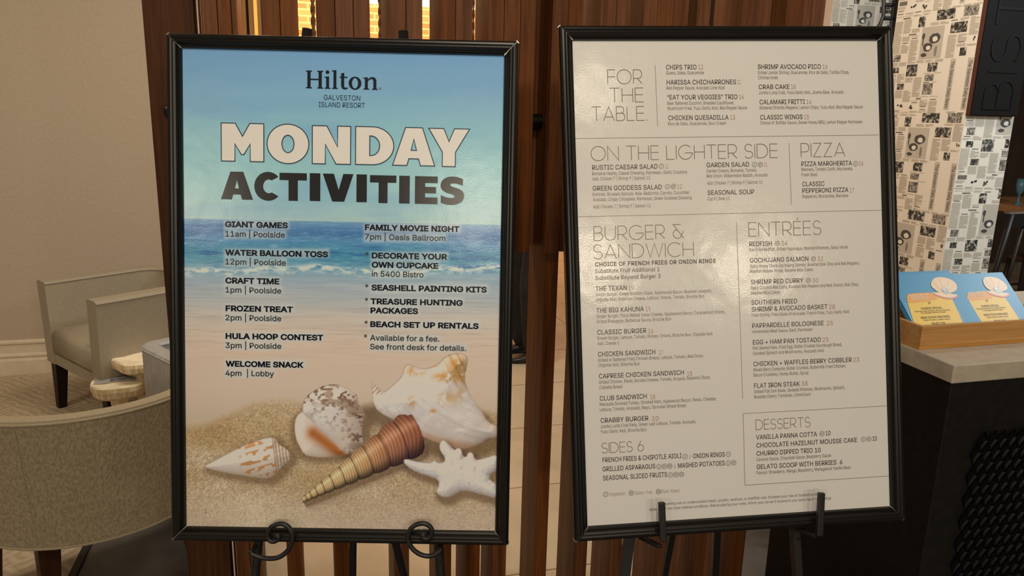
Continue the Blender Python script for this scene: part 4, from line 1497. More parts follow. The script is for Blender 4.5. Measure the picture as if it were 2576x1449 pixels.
def s_of(u, t=T0):
    lam = t / (math.cos(TH) - u * math.sin(TH))
    return lam * (u * math.cos(TH) + math.sin(TH))


screen = thing('slat_screen', 'tall walnut slat screen standing behind the poster and the menu board', 'room divider', loc=bld(0.5, T0, 0), rotz=TH)


def slat(u0, u1, z0=0.0, z1=3.05, dt=0.0, dep=DEP, material=WALNUT, name='slat', gap=0.0006):
    mb = MB()
    s0, s1 = s_of(u0) + gap, s_of(u1) - gap
    mb.box((s0 - 0.5, dt, z0), (s1 - 0.5, dt + dep, z1), material)
    return mb.build(name, screen, bevel=0.0012)


ZS = 1.205
o = slat(-.4735, -.4085, dep=0.06, material=PANELW, name='end_panel')
o['label'] = 'wide plain walnut end panel'
slat(-.4065, -.4045, dt=0.05, dep=0.03)
slat(-.4030, -.4010, dt=0.05, dep=0.03)
slat(-.3990, -.379)
slat(-.379, -.3615)
slat(-.3615, -.354, ZS)
for a, b, full in [(-.3246, -.300, 1), (-.300, -.277, 0), (-.2536, -.231, 1), (-.231, -.208, 0), (-.208, -.187, 0), (-.165, -.142, 1), (-.142, -.121, 0),
                   (-.1003, -.0794, 1), (-.0794, -.058, 0), (-.0387, -.0184, 0), (-.0184, .002, 1), (.002, .0218, 0), (.0437, .062, 1), (.062, .081, 0),
                   (.102, .1216, 1), (.1216, .139, 0), (.156, .173, 1), (.173, .193, 0), (.193, .212, 0), (.222, .239, 1), (.279, .2965, 1), (.2965, .315, 0), (.3335, .3535, 1), (.3535, .366, 0), (.366, .382, 0)]:
    slat(a, b, 0.0 if full else ZS)
slat(-.058, -.037, 0.0, 1.0)
slat(.0185, .0437, ZS, dt=0.115, dep=0.03)
slat(.0370, .0540, ZS, dt=-0.032, dep=0.030)
BLACKM = mat('black_metal_rod', srgb=(16, 15, 15), rough=0.4)
mb = MB()
mb.tube([(s_of(-.46) - .5, 0.08, 1.553), (s_of(.375) - .5, 0.08, 1.553)], 0.019, BLACKM, 14)
mb.build('tie_rod', screen, smooth=True)
kp = at_depth(424, 280, 1.80)
ks, kt = kp @ AX, kp @ NX
mb = MB()
mb.sphere((s_of((422 - CXP) / 1945.0) - .5, -0.002, kp[2]), 0.018, BLACKM, sc=(1, .75, 1))
mb.build('rod_cap', screen, smooth=True)

# door casing with a gilt strip, seen through the first slot
CASE = wood_mat('oak_casing', (150, 104, 60), (190, 140, 88), 0.4, 0.05)
GOLD = mat('gilt_strip', srgb=(236, 178, 84), rough=0.25, metal=0.7)
TD = 5.2
dl = bld(0, TD, 0)
door = bpy.data.objects.new('door_1', None)
COL.objects.link(door)
door.location = Vector(bld(-0.6, TD, 0))
door.rotation_euler = (0, 0, TH)
door['kind'] = 'structure'
door['label'] = 'pale wooden door casing with a gilt strip glimpsed between the slats'
door['category'] = 'door'
xs = lambda u: s_of(u, TD) + 0.6
for nm, u0, u1, d0, d1, mt_ in [('casing', -.420, -.343, 0, .10, CASE), ('casing', -.3395, -.3330, .0, .06, CASE), ('gilt_strip', -.3330, -.3285, -.012, .03, GOLD), ('casing', -.3285, -.300, 0, .06, CASE), ('jamb', -.343, -.3395, .05, .09, PANELW)]:
    mb = MB()
    mb.box((xs(u0), d0, 0), (xs(u1), d1, 3.2), mt_)
    mb.build(nm, door)

# ropes behind the screen
ROPE = noise_mat('hemp_rope', (120, 92, 58), (178, 142, 96), (30, 30, 30), 0.9, 0.3, 6.0)
for i, (xpx, wpx) in enumerate([(768, 13), (938, 12), (1173, 7)]):
    u = (xpx - CXP) / 2010.0
    Yr = 2.75
    c = np.array([u * Yr, Yr])
    r = wpx / 1950.0 * Yr / 2
    mb = MB()
    for k in range(2):
        pts = [(r * .5 * math.cos(q + k * math.pi), r * .5 * math.sin(q + k * math.pi), z) for z, q in zip(np.linspace(1.35, 3.38, 150), np.linspace(0, 2 * math.pi * 26, 150))]
        mb.tube(pts, r * 0.55, ROPE, 8)
    o = mb.build('hanging_rope', smooth=True, loc=(c[0], c[1], 0))
    tag(o, ['twisted rope hanging behind the poster easel\u2019s left post', 'twisted rope hanging just left of the easel\u2019s right post', 'thin twisted rope at the narrow slot nearest the menu board'][i], 'rope', 'ropes behind the slat screen')


# ------------------------------------------------------------------ lounge chairs
FAB = noise_mat('nubby_taupe_fabric', (138, 126, 104), (160, 148, 124), (1, 1, 0.55), 0.9, 0.9, 150.0, detail=2, spec=0.15, dist=0.004)
FAB_TOP = noise_mat('plain_taupe_fabric', (150, 138, 116), (160, 148, 126), (1, 1, 1), 0.8, 0.12, 140.0, spec=0.2, dist=0.002)
LEATH = noise_mat('pale_taupe_leather', (153, 142, 123), (159, 148, 129), (1, 1, 1), 0.42, 0.06, 60.0, spec=0.4, dist=0.003)
SILV = noise_mat('silver_leather', (158, 158, 158), (176, 175, 172), (1, 1, 1), 0.38, 0.12, 40.0, spec=0.5, dist=0.004, metal=0.15)
LEGW = wood_mat('dark_leg_wood', (44, 27, 17), (66, 41, 27), 0.35, 0.05)
LEGD = wood_mat('espresso_leg_wood', (26, 18, 14), (40, 28, 22), 0.35, 0.05)


def u_path(w, d, rc, n=14):
    """front-left, round the back, front-right; with outward normals"""
    P, Nn = [], []
    y0, y1 = -d / 2, d / 2
    for k in range(6):
        P.append((-w / 2, y0 + (y1 - rc - y0) * k / 6))
        Nn.append((-1, 0))
    for k in range(n + 1):
        a = math.radians(180 - 90 * k / n)
        P.append((-w / 2 + rc + rc * math.cos(a), y1 - rc + rc * math.sin(a)))
        Nn.append((math.cos(a), math.sin(a)))
    if w - 2 * rc > 1e-3:
        for k in range(1, 6):
            P.append((-w / 2 + rc + (w - 2 * rc) * k / 6, y1))
            Nn.append((0, 1))
    for k in range(n + 1):
        a = math.radians(90 - 90 * k / n)
        P.append((w / 2 - rc + rc * math.cos(a), y1 - rc + rc * math.sin(a)))
        Nn.append((math.cos(a), math.sin(a)))
    for k in range(5, -1, -1):
        P.append((w / 2, y0 + (y1 - rc - y0) * k / 6))
        Nn.append((1, 0))
    Q, R = [P[0]], [Nn[0]]
    for p, m in zip(P[1:], Nn[1:]):
        if math.hypot(p[0] - Q[-1][0], p[1] - Q[-1][1]) > 1e-5:
            Q.append(p)
            R.append(m)
    return Q, R


def tub_chair(label, loc, rotz, w, d, rc, th, zt, zb, zs, taper, m_out, m_top, m_seat, m_leg, group=None, legs=None, leg_w=0.05, name='armchair', seam=False):
    root = thing(name, label, 'armchair', loc=loc, rotz=rotz, group=group)
    P, Nn = u_path(w, d, rc)
    off = lambda o, z: [(p[0] + m[0] * o, p[1] + m[1] * o, z) for p, m in zip(P, Nn)]
    prof_out = [(-taper, zb), (-taper * .5, (zb + zt) / 2), (0.0, zt - 0.012)]
    prof_top = [(0.0, zt - 0.012), (-0.004, zt - 0.003), (-0.014, zt), (-th + 0.014, zt), (-th + 0.004, zt - 0.003), (-th, zt - 0.012)]
    prof_in = [(-th, zt - 0.012), (-th - 0.012, zs - 0.10), (-th - 0.012, zb)]
    mb = MB()
    full = prof_out + prof_top[1:-1] + prof_in
    L_ = len(P)
    rows = [off(o, z) for o, z in full]
    k0 = len(full)
    vs = [p for r in rows for p in r]
    fo, ft = [], []
    for j in range(k0):
        j2 = (j + 1) % k0
        for i in range(L_ - 1):
            q = (j * L_ + i, j * L_ + i + 1, j2 * L_ + i + 1, j2 * L_ + i)
            (ft if 2 <= j < 2 + len(prof_top) - 1 else fo).append(q)
    ends = [tuple(j * L_ for j in reversed(range(k0))), tuple(j * L_ + L_ - 1 for j in range(k0))]
    mb.add(vs, fo + ft + ends, m_out)
    kt_ = mb.m(m_top)
    for n_ in range(len(fo), len(fo) + len(ft) + 2):
        mb.mi[n_] = kt_
    mb.build('shell', root, smooth=False)
    for o_, z, mm in [(0.001, zt - 0.012, m_top), (-taper + .002, zb + 0.004, m_top), (-th + .0, zt - 0.010, m_top)]:
        mb = MB()
        mb.tube(off(o_, z), 0.0042, mm, 8)
        mb.build('piping', root, smooth=True)
    if seam:
        for k in seam:
            mb = MB()
            p, m = P[k], Nn[k]
            mb.tube([(p[0] - m[0] * taper, p[1] - m[1] * taper, zb), (p[0] + m[0] * .0005, p[1] + m[1] * .0005, zt - .012)], 0.0016, m_top, 6)
            mb.build('seam', root)
    inner = [(p[0] - m[0] * (th + .014), p[1] - m[1] * (th + .014)) for p, m in zip(P, Nn)]
    cu = [(x, max(y, -d / 2 + .012)) for x, y in inner]
    mb = MB()
    rings = []
    cx_, cy_ = 0.0, float(np.mean([p[1] for p in cu]))
    for z, k in [(zs - .125, .97), (zs - .11, 1.0), (zs - .03, 1.0), (zs - .008, .975), (zs + .006, .90), (zs + .012, .6), (zs + .014, .2)]:
        rings.append([(cx_ + (x - cx_) * k, cy_ + (y - cy_) * k - (0.014 if y < -d / 2 + .03 else 0), z) for x, y in cu])
    mb.loft(rings, m_seat)
    mb.build('seat_cushion', root, smooth=True)
    mb = MB()
    bs = [(p[0] - m[0] * (th * .7 + taper), max(p[1] - m[1] * (th * .7 + taper), -d / 2 + .004)) for p, m in zip(P, Nn)]
    mb.loft([[(x, y, z) for x, y in bs] for z in (zb + .002, zs - .126)], m_out)
    mb.build('seat_base', root)
    if legs is None:
        legs = [(-w / 2 + .05, -d / 2 + .045), (w / 2 - .05, -d / 2 + .045), (-w / 2 + .10, d / 2 - .10), (w / 2 - .10, d / 2 - .10)]
    for x, y in legs:
        mb = MB()
        a, b = leg_w / 2, leg_w * .31
        sx, sy = (1 if x > 0 else -1) * .012, (1 if y > 0 else -1) * .012
        sq = lambda h, ox, oy, z: [(x + ox - h, y + oy - h, z), (x + ox + h, y + oy - h, z), (x + ox + h, y + oy + h, z), (x + ox - h, y + oy + h, z)]
        mb.loft([sq(b, sx, sy, 0.0), sq(a, 0, 0, zb + .01)], m_leg)
        mb.build('leg', root, bevel=0.002)
    return root


ZC = 0.010
tub_chair('round barrel-back taupe fabric armchair nearest the camera with its back turned', (-1.308, 2.253, ZC), math.radians(223.7), 0.836, 0.54, 0.418, 0.052, 0.694, 0.272, 0.44, 0.038, FAB, FAB_TOP, FAB_TOP, LEGW,
          legs=[(-.30, -.21), (.30, -.21), (-.205, .135), (.20, .078)], leg_w=0.066, seam=[26])
tub_chair('pale taupe leather armchair against the beige wall with its open seat facing left', (-1.925, 3.742, ZC), math.radians(-38.3), 0.66, 0.66, 0.20, 0.095, 0.682, 0.258, 0.44, 0.02, LEATH, LEATH, LEATH, LEGD, leg_w=0.062)
tub_chair('silver leather armchair half hidden behind the screen\u2019s end panel', (-1.268, 3.11, ZC), math.radians(139.5), 0.50, 0.48, 0.088, 0.070, 0.555, 0.20, 0.36, 0.0, SILV, SILV, SILV, LEGD)

# ------------------------------------------------------------------ carved stump tables
CREAM = noise_mat('cream_cut_wood', (230, 212, 180), (250, 238, 212), (1, 1, 1), 0.45, 0.5, 14.0, detail=3, spec=0.4, dist=0.01)
CREAMS = noise_mat('cream_bark', (204, 178, 136), (246, 228, 192), (1, 1, 0.15), 0.6, 0.6, 46.0, detail=3, dist=0.006)


def stump(label, c, zt, r, seed, thick=0.075):
    rng = random.Random(seed)
    root = thing('stump_table', label, 'side table', loc=(c[0], c[1], ZC), group='cream stump tables in the lounge')
    n = 26
    rad = [r * (1 + 0.05 * math.sin(3 * q + seed) + 0.04 * math.sin(5 * q + 2 * seed) + 0.02 * rng.uniform(-1, 1)) for q in np.linspace(0, 2 * math.pi, n, endpoint=False)]
    ring = lambda k, z: [(rad[i] * k * math.cos(2 * math.pi * i / n), rad[i] * k * math.sin(2 * math.pi * i / n), z) for i in range(n)]
    mb = MB()
    mb.loft([ring(.80, zt - thick), ring(.95, zt - thick * .8), ring(1.0, zt - thick * .4), ring(.99, zt - .008)], CREAMS)
    mb.loft([ring(.99, zt - .008), ring(.95, zt), ring(.55, zt - .004), ring(.2, zt + .002)], CREAM)
    mb.build('table_top', root)
    mb = MB()
    mb.loft([ring(.40, 0), ring(.32, .03), ring(.29, (zt - thick) * .5), ring(.40, zt - thick)], CREAMS)
    mb.build('pedestal', root)
    return root


c1 = at_z(300, 960, .30)
stump('low cream cut-log table carrying a clear brochure', c1[:2] + np.array([0.0, 0.0]), .30, .118, 2, 0.07)
c2 = at_z(354, 899, .40)
stump('cream cut-log table behind the one carrying the brochure', c2[:2] + np.array([0.0, 0.0]), .40, .125, 5, 0.062)
GLASSY = mat('clear_acrylic', rgb=(0.8, 0.8, 0.8), rough=0.15)
MATS['clear_acrylic'].node_tree.nodes['Principled BSDF'].inputs['Transmission Weight'].default_value = 0.65
PHOTO_B = noise_mat('brochure_photo', (60, 70, 96), (150, 152, 160), (1, 1, 1), 0.3, 0, 22.0, lo=.4, hi=.6)
pb = at_z(290, 952, .31)
br = thing('brochure', 'clear sleeve with a blue-grey leaflet lying on the low stump table', 'brochure', loc=(pb[0], pb[1], ZC + .3025), rotz=math.radians(25))
mb = MB()
mb.box((-.085, -.06, 0), (.085, .06, .003), GLASSY)
mb.build('sleeve', br)
mb = MB()
mb.box((-.02, -.05, .003), (.08, .05, .0042), PHOTO_B)
mb.build('leaflet', br)

# ------------------------------------------------------------------ host stand, tray, cards
BLACKP = noise_mat('black_stand_paint', (20, 19, 18), (28, 26, 24), (1, 1, 1), 0.5, 0.05, 50.0, spec=0.35)
MESHB = mat('black_expanded_metal', srgb=(16, 16, 17), rough=0.4, metal=0.3)
STONE = noise_mat('pale_quartz', (184, 174, 158), (196, 186, 170), (1, 1, 1), 0.35, 0.0, 40.0)
S0, T0P = 1.3336, 1.2355
SW, SD = 1.0, 0.56
stand = thing('host_stand', 'black host stand with a pale stone top and diamond mesh front', 'host stand', loc=bld(S0, T0P, 0), rotz=TH)
mb = MB()
mb.box((0.004, 0.004, 0), (SW, SD, 1.028), BLACKP)
mb.build('body', stand, bevel=0.002)
mb = MB()
mb.box((0, 0, 1.028), (SW + .004, SD + .004, 1.07), STONE)
mb.build('countertop', stand, bevel=0.003)
mb = MB()
cw, chh = 0.027, 0.056
nx_, nz_ = 30, 30
x_0, z_0 = 0.085, 0.045
for i in range(nx_):
    for j in range(nz_):
        cx_ = x_0 + (i + (0.5 if j % 2 else 0)) * cw + cw / 2
        cz_ = z_0 + j * chh / 2 + chh / 2
        if cx_ > SW - .06:
            continue
        d = [(0, chh / 2), (cw / 2, 0), (0, -chh / 2), (-cw / 2, 0)]
        o4 = [(cx_ + a, -0.004 + (0.004 if b < 0 else -0.004 if b > 0 else 0), cz_ + b) for a, b in d]
        i4 = [(cx_ + a * .74, 0.001 + (0.003 if b < 0 else -0.003 if b > 0 else 0), cz_ + b * .80) for a, b in d]
        mb.add(o4 + i4, [(k, (k + 1) % 4, 4 + (k + 1) % 4, 4 + k) for k in range(4)] + [(7, 6, 5, 4)], MESHB)
mb.build('mesh_panel', stand)
BAMB = wood_mat('bamboo', (176, 124, 66), (206, 156, 94), 0.4, 0.02, axis=0)
tray = thing('bamboo_tray', 'shallow bamboo tray of breakfast cards on the host stand', 'tray', loc=bld(1.343, 1.345, 1.07), rotz=TH)
TWd, TDp, THt, tw = 0.44, 0.20, 0.055, 0.011
for nm, lo_, hi_ in [('tray_base', (0, 0, 0), (TWd, TDp, .008)), ('tray_side', (0, 0, .008), (TWd, tw, THt)), ('tray_side', (0, TDp - tw, .008), (TWd, TDp, THt)), ('tray_side', (0, tw, .008), (tw, TDp - tw, THt)), ('tray_side', (TWd - tw, tw, .008), (TWd, TDp - tw, THt))]:
    mb = MB()
    mb.box(lo_, hi_, BAMB)
    mb.build(nm, tray, bevel=0.001)


class Plane(Board):
    def __init__(self, o, ex, ey):
        self.o, self.ex, self.ey = np.array(o), np.array(ex), np.array(ey)
        self.n = np.cross(ex, ey)
        self.matrix = frame_mat(self.o, self.ex, self.ey, self.n)


ang = math.radians(43)
CE = NX * math.cos(ang) + ZX * math.sin(ang)
CP = Plane(bld(1.356, 1.368, 1.0835), AX, CE)
C_BLUE = mat('card_blue', srgb=(74, 154, 204), rough=0.4)
C_BLUE2 = mat('card_blue_back', srgb=(70, 146, 198), rough=0.4)
C_YEL = mat('card_yellow', srgb=(246, 206, 70), rough=0.4)
C_ORG = mat('card_orange', srgb=(240, 170, 58), rough=0.4)
C_SHELL = mat('card_shell_cream', srgb=(250, 222, 190), rough=0.4)
C_RIB = mat('card_shell_rib', srgb=(238, 196, 158), rough=0.4)
C_PINK = mat('card_shell_pink', srgb=(232, 150, 150), rough=0.4)
C_PEARL = mat('card_pearl', srgb=(188, 196, 206), rough=0.35)
C_PEARL2 = mat('card_pearl_light', srgb=(226, 230, 236), rough=0.35)
C_WHITE = mat('card_white', srgb=(248, 240, 226), rough=0.4)
C_TXT = mat('card_text', srgb=(96, 78, 24), rough=0.4)
KZ = lambda x, y: (2230 + x * .16563, 660 + y * .16563)
rngc = random.Random(3)
card_h = CP.loc(2398, 690)[1]
xa, xb_, xc = max(CP.loc(2266, 802)[0], 0.006), CP.loc(2428, 744)[0] - .006, CP.loc(2517, 688)[0]


def make_card(label, x0, x1, y1, z, m, rot=0.0):
    mb = MB()
    mb.box((x0, 0.004, z - .0006), (x1, y1, z), m)
    o = mb.build('menu_card')
    o.matrix_world = CP.matrix @ Matrix.Rotation(rot, 4, 'Z')
    tag(o, label, 'card', 'breakfast cards in the bamboo tray')
    return o


def poly_part(card, name, pts, m, z, label=None, smoothit=1):
    P = [CP.loc(*KZ(*p)) for p in pts]
    P = chaikin(P, smoothit) if smoothit else P
    v, f = loops_shape([P])
    mb = MB()
    mb.add([(p[0], p[1], z) for p in v], f, m)
    return mb


def card_art(card, z, fan, low, pearl, orange, yellow, texts, dashes):
    P = lambda pts, sm_=1: (chaikin([CP.loc(*KZ(*p)) for p in pts], sm_) if sm_ else [CP.loc(*KZ(*p)) for p in pts])

    def fill(mb, pts, m, dz):
        v, f = loops_shape([pts])
        mb.add([(p[0], p[1], z + dz) for p in v], f, m)
    mb = MB()
    fill(mb, P(yellow, 0), C_YEL, .0003)
    fill(mb, P(orange, 2), C_ORG, .0006)
    for dl_ in dashes:
        (ax_, ay_), (bx_, by_) = dl_
        for k in range(9):
            t0, t1 = k / 9, (k + .55) / 9
            a = CP.loc(*KZ(ax_ + (bx_ - ax_) * t0, ay_ + (by_ - ay_) * t0))
            b = CP.loc(*KZ(ax_ + (bx_ - ax_) * t1, ay_ + (by_ - ay_) * t1))
            v, f = stroke([a, b], .0014)
            mb.add([(p[0], p[1], z + .0003) for p in v], f, C_WHITE)
    for s, x0, y0, x1, cap, m in texts:
        a, b, cm = KZ(x0, y0), KZ(x1, y0), KZ((x0 + x1) / 2, y0)
        v, f = text_shape(s, 0.01)
        vm = CP.loc(*cm)[1]
        p0 = (CP.right_end(vm, a[0]), vm)
        u1 = CP.right_end(vm, b[0])
        mn, mx = v[:, 0].min(), v[:, 0].max()
        sx = (u1 - p0[0]) / (mx - mn)
        mb.add([(p0[0] + (q[0] - mn) * sx, p0[1] + q[1] * cap / cap_height(), z + .0009) for q in v], f, m)
    mb.build('ticket_print', card)['label'] = 'yellow breakfast ticket print'
    mb = MB()
    lowp = P(low, 1)
    fill(mb, [(p[0], p[1] - .004) for p in lowp], C_PINK, .0009)
    fanp = P(fan, 1)
    fill(mb, fanp, C_SHELL, .0010)
    hub = np.mean(lowp, axis=0)
    for p in fanp[::3]:
        v, f = stroke([hub, hub + (np.array(p) - hub) * .93], .0009)
        mb.add([(q[0], q[1], z + .00115) for q in v], f, C_RIB)
    fill(mb, lowp, C_SHELL, .0013)
    c = CP.loc(*KZ(*pearl))
    fill(mb, ell(c[0], c[1], .0092, .0098, 0, 350, 24), C_PEARL, .0016)
    fill(mb, ell(c[0] - .002, c[1] + .004, .004, .0042, 0, 350, 16), C_PEARL2, .0018)
    mb.build('shell_print', card)['label'] = 'cream scallop shell print with a grey pearl'


T1_ = [('BREAKFAST', 360, 591, 635, .0140, C_WHITE), ('$7', 612, 657, 648, .0055, C_TXT), ('SUNRISE SPECIAL', 500, 737, 820, .0056, C_TXT), ('One egg, hash browns, choice of bacon,', 400, 770, 940, .0036, C_TXT), ('or sausage, biscuit or toast', 505, 797, 870, .0036, C_TXT), ('MINI STACK PANCAKES', 500, 872, 940, .0056, C_TXT), ('Strip of bacon, butter, syrup', 540, 904, 935, .0036, C_TXT), ('FRUIT CUP', 665, 967, 868, .0056, C_TXT)]
T2_ = [('BREAKFAST', 1255, 545, 1490, .0140, C_WHITE), ('$7', 1495, 618, 1527, .0055, C_TXT), ('SUNRISE SPECIAL', 1425, 694, 1690, .0056, C_TXT), ('One egg, hash browns, choice of bacon,', 1345, 724, 1790, .0036, C_TXT), ('or sausage, biscuit or toast', 1450, 752, 1745, .0036, C_TXT), ('MINI STACK PANCAKES', 1465, 823, 1825, .0056, C_TXT), ('Strip of bacon, butter, syrup', 1505, 855, 1825, .0036, C_TXT), ('FRUIT CUP', 1625, 922, 1790, .0056, C_TXT)]
cardA = make_card('blue BREAKFAST card with yellow ticket at the left front of the tray', xa, xb_, card_h, .0075, C_BLUE)
card_art(cardA, .0075, [(660, 300), (700, 265), (790, 250), (900, 270), (980, 310), (1030, 360), (1040, 430), (1000, 475), (950, 490), (880, 505), (800, 500), (740, 475), (670, 420), (635, 370)], [(650, 490), (740, 485), (900, 498), (1000, 515), (1055, 525), (985, 562), (920, 568), (840, 560), (760, 535), (700, 510)], (860, 462), [(275, 530), (310, 505), (640, 480), (725, 525), (742, 570), (725, 600), (310, 650), (280, 620)], [(280, 600), (500, 500), (740, 480), (955, 555), (1130, 945), (400, 990)], T1_, [((255, 640), (352, 915)), ((1060, 770), (1160, 945))])
cardB = make_card('blue BREAKFAST card with yellow ticket at the right front of the tray', xb_ - .004, xc, CP.loc(2517, 688)[1], .0055, C_BLUE)
card_art(cardB, .0055, [(1440, 270), (1480, 243), (1560, 240), (1660, 260), (1740, 310), (1800, 370), (1810, 420), (1780, 450), (1700, 478), (1640, 488), (1560, 460), (1480, 400), (1440, 330)], [(1480, 460), (1540, 455), (1700, 473), (1790, 488), (1842, 497), (1780, 532), (1720, 538), (1640, 522), (1560, 500)], (1650, 443), [(1197, 510), (1215, 480), (1500, 450), (1590, 520), (1588, 560), (1540, 575), (1225, 605), (1203, 580)], [(1205, 590), (1300, 480), (1500, 455), (1768, 540), (2015, 915), (1420, 950), (1210, 640)], T2_, [((1300, 820), (1385, 930)), ((1960, 790), (2030, 905))])
make_card('plain blue card top edge showing behind the left BREAKFAST card', xa - .003, xb_ - .004, card_h + .010, .004, C_BLUE2)

cc = make_card('blue card with a white corner mark tucked furthest left in the tray', 0.001, xb_ - .03, card_h + .005, .002, C_BLUE2)
mb = MB()
e0 = CP.loc(*KZ(178, 640))
for p in [[(e0[0], e0[1] + .028), (e0[0], e0[1]), (e0[0] - .03, e0[1] - .001)]]:
    v, f = stroke(p, .004)
    mb.add([(q[0], q[1], .0024) for q in v], f, C_WHITE)
mb.build('white_mark', cc)

# ------------------------------------------------------------------ newspaper pillars
PAPERN = mat('newsprint_paper', srgb=(216, 208, 194), rough=0.7)
P_LINE = mat('newsprint_text', srgb=(174, 166, 152), rough=0.7)
P_HEAD = mat('newsprint_headline', srgb=(104, 100, 93), rough=0.7)
P_DARK = mat('newsprint_black', srgb=(66, 64, 61), rough=0.7)
P_MID = mat('newsprint_grey', srgb=(122, 117, 108), rough=0.7)
P_BLOCK = mat('newsprint_column', srgb=(198, 190, 174), rough=0.7)
P_PALE = mat('newsprint_pale', srgb=(178, 170, 156), rough=0.7)
def photo_mat(name, dark, mid, pale, scale):
    def build(nt, b):
        v = coords(nt, (1, 1, 1))
        n = N_(nt, 'ShaderNodeTexNoise', Scale=scale, Detail=3.0, Roughness=0.55, Distortion=0.8)
        nt.links.new(v, n.inputs['Vector'])
        c = ramp(nt, n.outputs['Fac'], [(0.40, tuple(lin(dark))), (0.52, tuple(lin(mid))), (0.60, tuple(lin(pale)))])
        nt.links.new(c, b.inputs['Base Color'])
    return mat(name, rough=0.7, build=build, spec=0.2)


P_PHD = photo_mat('newsprint_photo_dark', (44, 43, 41), (84, 81, 76), (178, 171, 157), 52.0)
P_PHM = photo_mat('newsprint_photo_grey', (78, 75, 70), (132, 127, 117), (168, 161, 148), 64.0)
PH = [(.51, .715, 0, .095, 'd'), (.30, .38, .04, .14, 'd'), (.81, .965, .0, .09, 'm'), (.69, .87, .137, .235, 'd'), (.83, .90, .38, .455, 'd'), (.945, .99, .275, .335, 'c'),
      (.23, .363, .51, .627, 'd'), (.488, .60, .505, .59, 'd'), (.47, .575, .617, .68, 'm'), (.465, .58, .706, .814, 'm'), (.055, .13, .53, .588, 'd'), (.135, .225, .70, .76, 'd'),
      (.305, .39, .907, .97, 'c'), (.04, .13, .40, .47, 'm'), (.36, .62, .15, .46, 'p'), (.745, .80, .48, .965, 'M'), (.935, .99, .48, .965, 'M'), (.16, .25, .90, .96, 'c'), (.02, .12, .86, .90, 'h'), (.40, .46, .85, .862, 'h'), (.10, .19, .03, .042, 'h'), (.20, .29, .20, .212, 'h')]


